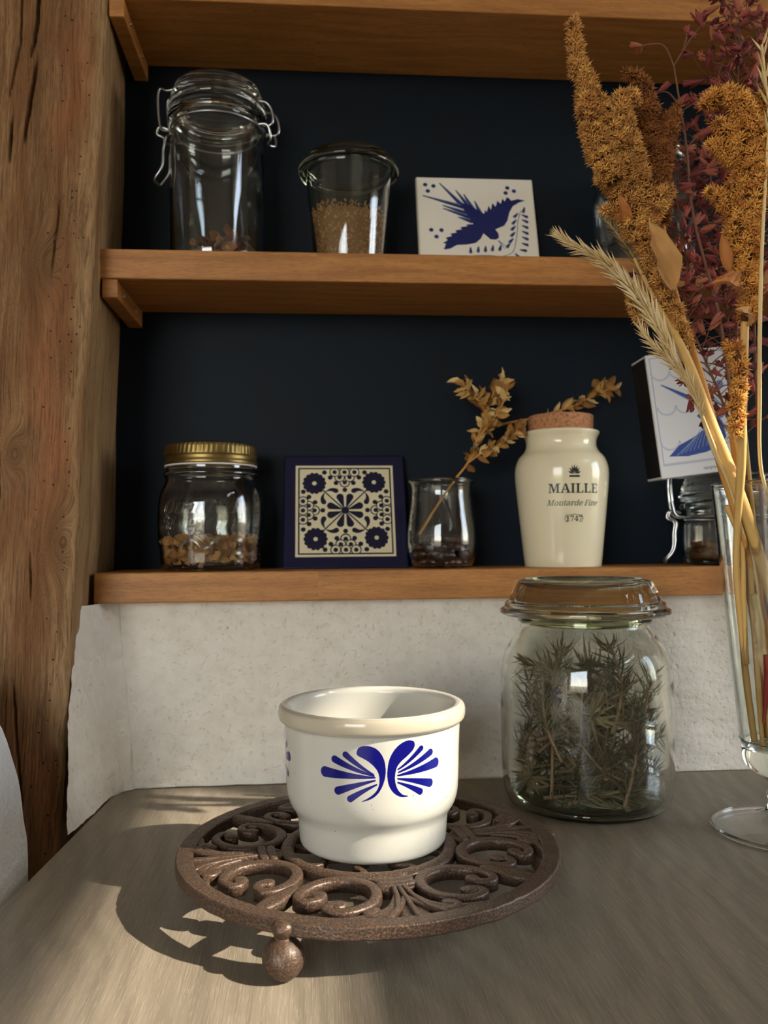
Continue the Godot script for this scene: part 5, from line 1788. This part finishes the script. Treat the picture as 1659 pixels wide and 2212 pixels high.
func build_grasses() -> void:
	var pale := [mat(c8(216, 190, 138), 0.7), mat(c8(200, 170, 116), 0.7), mat(c8(228, 206, 160), 0.7)]
	for m in pale:
		m.backlight_enabled = true
		m.backlight = Color(0.25, 0.25, 0.25)
	ear("pale drooping grass ear reaching furthest left over the middle shelf", [V4(0.1450, 0.376, -0.490, 0.0008), V4(0.154, 0.370, -0.490, 0.0016), V4(0.168, 0.364, -0.490, 0.0024), V4(0.182, 0.353, -0.490, 0.0032), V4(0.195, 0.337, -0.490, 0.0036), V4(0.206, 0.321, -0.490, 0.0034), V4(0.215, 0.301, -0.490, 0.0024)],
		[V4(0.215, 0.301, -0.490, 0.0011), V4(0.229, 0.279, -0.495, 0.0011), V4(0.245, 0.252, -0.505, 0.0011), V4(0.261, 0.224, -0.514, 0.0011), V4(0.281, 0.183, -0.528, 0.0010), V4(0.298, 0.070, -0.540, 0.0009)], 190, 0.0098, 31, pale)
	ear("short pale grass ear pointing left across the white box", [V4(0.192, 0.320, -0.485, 0.0008), V4(0.198, 0.311, -0.485, 0.0018), V4(0.209, 0.301, -0.485, 0.0025), V4(0.220, 0.289, -0.485, 0.0027), V4(0.227, 0.275, -0.485, 0.0020), V4(0.229, 0.266, -0.486, 0.0014)],
		[V4(0.229, 0.266, -0.486, 0.0008), V4(0.242, 0.248, -0.500, 0.0008), V4(0.262, 0.221, -0.516, 0.0009), V4(0.288, 0.152, -0.535, 0.0009), V4(0.300, 0.064, -0.543, 0.0009)], 110, 0.0090, 32, pale)
	ear("dull grass ear half hidden behind the golden amaranth", [V4(0.198, 0.415, -0.560, 0.0012), V4(0.207, 0.404, -0.560, 0.0020), V4(0.218, 0.388, -0.560, 0.0023), V4(0.228, 0.368, -0.560, 0.0019)],
		[V4(0.228, 0.368, -0.560, 0.0009), V4(0.253, 0.310, -0.560, 0.0009), V4(0.275, 0.236, -0.552, 0.0009), V4(0.300, 0.080, -0.548, 0.0009)], 70, 0.0085, 33, [mat(c8(150, 128, 92), 0.8)])
	ear("pale oat ear standing upright at the right edge of the picture", [V4(0.2550, 0.476, -0.455, 0.0010), V4(0.256, 0.464, -0.455, 0.0018), V4(0.257, 0.451, -0.455, 0.0022), V4(0.259, 0.438, -0.455, 0.0020), V4(0.260, 0.424, -0.460, 0.0010)],
		[V4(0.260, 0.424, -0.460, 0.0008), V4(0.255, 0.364, -0.460, 0.0010), V4(0.255, 0.317, -0.465, 0.0012), V4(0.262, 0.280, -0.480, 0.0012), V4(0.275, 0.240, -0.505, 0.0011), V4(0.291, 0.198, -0.522, 0.0011), V4(0.305, 0.060, -0.540, 0.0011)], 13, 0.0150, 34, pale)
	# bare straws in the vase
	var spec := [["pale straw standing in the vase, ending in mid height", [V4(0.263, 0.215, -0.526, 0.0019), V4(0.2735, 0.189, -0.528, 0.0019), V4(0.2755, 0.153, -0.531, 0.0019), V4(0.2795, 0.112, -0.536, 0.0018)], M.straw],
		["golden straw reaching down to the bottom of the vase", [V4(0.262, 0.245, -0.522, 0.0021), V4(0.279, 0.189, -0.530, 0.0021), V4(0.282, 0.153, -0.532, 0.0019), V4(0.288, 0.092, -0.538, 0.0017), V4(0.292, 0.055, -0.542, 0.0014)], M.straw],
		["thick straw crossing behind the others in the vase", [V4(0.225, 0.316, -0.505, 0.0017), V4(0.242, 0.273, -0.510, 0.0019), V4(0.257, 0.233, -0.517, 0.0021), V4(0.272, 0.198, -0.525, 0.0020), V4(0.288, 0.152, -0.535, 0.0020), V4(0.300, 0.060, -0.545, 0.0018)], M.stalk],
		["jointed pale stem with a node in the vase", [V4(0.281, 0.158, -0.527, 0.0024), V4(0.2825, 0.147, -0.527, 0.0023), V4(0.2835, 0.137, -0.527, 0.0031), V4(0.284, 0.128, -0.527, 0.0022), V4(0.286, 0.117, -0.529, 0.0024), V4(0.290, 0.100, -0.531, 0.0019), V4(0.296, 0.060, -0.540, 0.0015)], M.straw_pale],
		["red stained stem in the lower half of the vase", [V4(0.2865, 0.119, -0.5245, 0.0018), V4(0.2875, 0.102, -0.5265, 0.0018), V4(0.2870, 0.087, -0.528, 0.0016), V4(0.2855, 0.075, -0.5285, 0.0008)], mat(c8(168, 50, 44), 0.6)],
		["brown stem leaning right in the vase", [V4(0.270, 0.260, -0.530, 0.0020), V4(0.282, 0.200, -0.538, 0.0020), V4(0.300, 0.120, -0.545, 0.0019), V4(0.308, 0.056, -0.548, 0.0018)], M.stalk],
		["slender straw at the back of the vase", [V4(0.290, 0.300, -0.556, 0.0013), V4(0.296, 0.220, -0.556, 0.0013), V4(0.302, 0.130, -0.554, 0.0012), V4(0.305, 0.057, -0.552, 0.0012)], M.straw],
		["reddish straw at the right of the vase", [V4(0.302, 0.280, -0.530, 0.0020), V4(0.305, 0.200, -0.534, 0.0020), V4(0.310, 0.110, -0.540, 0.0018), V4(0.312, 0.056, -0.542, 0.0016)], mat(c8(150, 88, 62), 0.6)]]
	for s in spec:
		var pr := split4(smooth_path(s[1], 6))
		var o: Vector3 = pr[0][-1]
		var b := MB.new()
		b.tube(pr[0].map(func(p): return p - o), pr[1], 10)
		var q := obj("dried_grass_stalk", b.mesh(), s[2])
		q.position = o
		tag(q, s[0], "dried stem")


func bell(sd: int) -> ArrayMesh:
	# a dried bell flower one unit long, hanging from its stalk at the origin
	rng.seed = sd
	var b := MB.new()
	for k in 5:
		var az := TAU * k / 5 + rng.randf_range(-0.2, 0.2)
		var fl := rng.randf_range(-0.04, 0.14)
		var o := Vector3(cos(az), 0, sin(az))
		var s := Vector3(-sin(az), 0, cos(az))
		var rows := []
		for i in 6:
			var t := i / 5.0
			var w := 0.14 * sin(PI * clampf(0.10 + t * 0.80, 0, 1))
			var r := 0.05 + 0.14 * sin(t * PI * 0.62) + fl * t * t * t
			rows.append(PackedVector3Array([o * r * 0.9 + s * w + Vector3(0, t, 0), o * (r + 0.05 + 0.04 * sin(i * 3.0 + k)) + Vector3(0, t, 0), o * r * 0.9 - s * w + Vector3(0, t, 0)]))
		b.grid(rows)
	return b.mesh()

func build_red_flowers() -> void:
	var bells := [bell(1), bell(2), bell(3)]
	var reds := []
	for c in [c8(140, 62, 60), c8(160, 78, 68), c8(118, 50, 52), c8(172, 100, 76)]:
		var m := mat(c, 0.8)
		m.backlight_enabled = true
		m.backlight = Color(0.25, 0.25, 0.25)
		reds.append(m)
	var spec := [
		["dusty red dried sprig with a forked tip rising left of the right plume", [Vector3(0.298, 0.060, -0.552), Vector3(0.286, 0.220, -0.552), Vector3(0.275, 0.333, -0.550), Vector3(0.257, 0.410, -0.550), Vector3(0.253, 0.458, -0.550), Vector3(0.249, 0.490, -0.550), Vector3(0.245, 0.518, -0.550)],
			[[Vector3(0.245, 0.518, -0.550), Vector3(0.237, 0.531, -0.548), Vector3(0.221, 0.529, -0.546)], [Vector3(0.245, 0.518, -0.550), Vector3(0.257, 0.537, -0.550), Vector3(0.265, 0.547, -0.550)], [Vector3(0.249, 0.490, -0.550), Vector3(0.240, 0.498, -0.548), Vector3(0.232, 0.497, -0.546)], [Vector3(0.252, 0.530, -0.550), Vector3(0.253, 0.535, -0.548), Vector3(0.254, 0.540, -0.548)]], 12, 0.45],
		["dense dusty red dried sprig behind the head of the right plume", [Vector3(0.300, 0.060, -0.554), Vector3(0.292, 0.220, -0.558), Vector3(0.290, 0.343, -0.560), Vector3(0.292, 0.440, -0.560), Vector3(0.296, 0.523, -0.560), Vector3(0.299, 0.570, -0.560)], [], 84, 0.45],
		["dark red dried sprig just left of the densest red one", [Vector3(0.302, 0.060, -0.556), Vector3(0.294, 0.220, -0.562), Vector3(0.290, 0.339, -0.570), Vector3(0.280, 0.418, -0.570), Vector3(0.280, 0.478, -0.570), Vector3(0.288, 0.530, -0.570)], [], 80, 0.40],
		["dusty red dried sprig at the far right reaching the top shelf", [Vector3(0.306, 0.060, -0.554), Vector3(0.304, 0.220, -0.558), Vector3(0.303, 0.343, -0.560), Vector3(0.307, 0.441, -0.560), Vector3(0.309, 0.507, -0.560), Vector3(0.312, 0.554, -0.560)], [], 72, 0.4],
		["dark red dried sprig between the two golden plumes", [Vector3(0.304, 0.060, -0.550), Vector3(0.296, 0.220, -0.560), Vector3(0.285, 0.324, -0.565), Vector3(0.263, 0.370, -0.565), Vector3(0.254, 0.415, -0.565), Vector3(0.249, 0.460, -0.565)], [], 88, 0.34],
		["short dark red dried sprig low behind the crossing stalks", [Vector3(0.308, 0.060, -0.552), Vector3(0.298, 0.200, -0.556), Vector3(0.285, 0.270, -0.560), Vector3(0.262, 0.330, -0.560), Vector3(0.243, 0.374, -0.560)], [], 66, 0.46]]
	for k in spec.size():
		var e: Array = spec[k]
		var o: Vector3 = e[1][0]
		var t := thing("red_sprig", e[0], "dried flower", o)
		var path := smooth_path(e[1], 6)
		var rad := []
		for i in path.size():
			rad.append(lerpf(0.0014, 0.0005, float(i) / path.size()))
		var tw := MB.new()
		tw.tube(path.map(func(p): return p - o), rad, 6)
		rng.seed = 200 + k
		var ends := []
		for br in e[2]:
			var bp := smooth_path(br, 5)
			tw.tube(bp.map(func(p): return p - o), 0.0005, 5)
			ends.append([bp[-1], (bp[-1] - bp[-3]).normalized()])
			ends.append([bp[-1], (bp[-1] - bp[-3]).normalized()])
		var n: int = e[3]
		for i in n:
			var f := lerpf(e[4], 0.995, float(i) / n)
			if e[2].size() and f > 0.82:
				continue
			var s := f * (path.size() - 1.001)
			var p: Vector3 = path[int(s)].lerp(path[int(s) + 1], s - int(s))
			var az := i * 2.4 + rng.randf_range(-0.5, 0.5)
			var l := rng.randf_range(0.010, 0.030)
			var dir := Vector3(cos(az), rng.randf_range(0.1, 0.9), sin(az) * 0.7).normalized()
			var q := p + dir * l
			var md := p.lerp(q, 0.5) + Vector3(rng.randf_range(-0.003, 0.003), 0.002, rng.randf_range(-0.003, 0.003))
			tw.tube(smooth_path([p - o, md - o, q - o], 3), 0.00038, 4)
			ends.append([q, dir])
			if rng.randf() < 0.5:
				ends.append([md.lerp(q, 0.5), dir.rotated(Vector3.BACK, rng.randf_range(-1.5, 1.5))])
		obj("twigs", tw.mesh(), M.twig, t)
		for en in ends:
			var fl := obj("bell_flower", bells[rng.randi() % 3], reds[rng.randi() % 4], t)
			var y: Vector3 = (en[1] * 0.6 + Vector3(rng.randfn(0, 0.6), rng.randf_range(-0.9, 0.7), rng.randfn(0, 0.5))).normalized()
			var x := y.cross(Vector3(0.3, 0.2, 0.9)).normalized()
			fl.transform = Transform3D(Basis(x, y, x.cross(y)).scaled_local(Vector3.ONE * rng.randf_range(0.0075, 0.0115)), en[0] - o)


func build_sprigs() -> void:
	var tones := [c8(168, 124, 58), c8(190, 152, 86), c8(140, 96, 40), c8(206, 178, 120)]
	leafy("leaf_sprig", "dried golden leafed sprig standing in the small glass of beans", [[Vector3(0.086, 0.200, -0.712), Vector3(0.098, 0.219, -0.715), Vector3(0.117, 0.246, -0.720), Vector3(0.130, 0.262, -0.725), Vector3(0.139, 0.283, -0.728), Vector3(0.147, 0.303, -0.730), Vector3(0.155, 0.324, -0.732), Vector3(0.164, 0.339, -0.735)],
		[Vector3(0.130, 0.262, -0.725), Vector3(0.145, 0.272, -0.720), Vector3(0.163, 0.281, -0.715), Vector3(0.174, 0.291, -0.712)],
		[Vector3(0.147, 0.303, -0.730), Vector3(0.144, 0.313, -0.728), Vector3(0.135, 0.323, -0.728), Vector3(0.127, 0.332, -0.728)],
		[Vector3(0.139, 0.283, -0.728), Vector3(0.150, 0.296, -0.722), Vector3(0.160, 0.312, -0.720), Vector3(0.166, 0.328, -0.722)]], 44, 51, tones)
	leafy("leaf_sprig", "dried leafed sprig reaching right behind the cork of the mustard jar", [[Vector3(0.158, 0.298, -0.757), Vector3(0.180, 0.303, -0.757), Vector3(0.200, 0.3065, -0.757), Vector3(0.217, 0.312, -0.757), Vector3(0.239, 0.319, -0.755), Vector3(0.255, 0.328, -0.750), Vector3(0.271, 0.332, -0.745)], [Vector3(0.251, 0.326, -0.752), Vector3(0.258, 0.334, -0.750), Vector3(0.264, 0.336, -0.748)]], 22, 52, tones)


func _ready() -> void:
	# camera
	var cam := Camera3D.new()
	cam.name = "camera"
	cam.transform = Transform3D(Basis(Vector3.UP, -0.07804) * Basis(Vector3.RIGHT, 0.03733) * Basis(Vector3.BACK, -0.009038), Vector3(0, 0.1926, 0))
	cam.near = 0.02
	cam.far = 60.0
	cam.fov = rad_to_deg(2.0 * atan(1106.0 / 1824.9))
	var lens := CameraAttributesPhysical.new()
	lens.frustum_focal_length = 12.0 / (1106.0 / 1824.9)
	lens.frustum_focus_distance = 0.47
	lens.exposure_aperture = 9.0
	lens.frustum_near = 0.02
	lens.frustum_far = 60.0
	cam.attributes = lens
	add_child(cam, true)
	cam.current = true
	# sky, sun, exposure
	var sky_m := ProceduralSkyMaterial.new()
	sky_m.sky_top_color = Color(0.62, 0.70, 0.80)
	sky_m.sky_horizon_color = Color(0.90, 0.88, 0.82)
	sky_m.ground_horizon_color = Color(0.66, 0.62, 0.54)
	sky_m.ground_bottom_color = Color(0.40, 0.38, 0.34)
	var sky := Sky.new()
	sky.sky_material = sky_m
	var env := Environment.new()
	env.background_mode = Environment.BG_SKY
	env.sky = sky
	env.background_energy_multiplier = 12.5
	env.tonemap_mode = Environment.TONE_MAPPER_LINEAR
	env.tonemap_exposure = 1.4
	env.sdfgi_enabled = true
	env.ssao_enabled = true
	env.ssil_enabled = true
	var we := WorldEnvironment.new()
	we.name = "environment"
	we.environment = env
	add_child(we, true)
	var sun := DirectionalLight3D.new()
	sun.name = "sun"
	sun.light_color = Color(1.0, 0.965, 0.905)
	sun.light_energy = 2.35
	sun.light_angular_distance = 0.7
	sun.shadow_enabled = true
	add_child(sun, true)
	sun.look_at_from_position(TOSUN, Vector3.ZERO, Vector3.UP)
	nz.seed = 7
	nz.noise_type = FastNoiseLite.TYPE_SIMPLEX_SMOOTH
	nz.frequency = 0.03
	nz.fractal_octaves = 2
	rng.seed = 1
	make_materials()
	build_room()
	build_post()
	build_shelves()
	build_table()
	build_trivet()
	build_pot()
	build_shelf_jars()
	build_tiles_and_box()
	build_rosemary()
	build_sprigs()
	build_vase()
	build_amaranth()
	build_grasses()
	build_red_flowers()
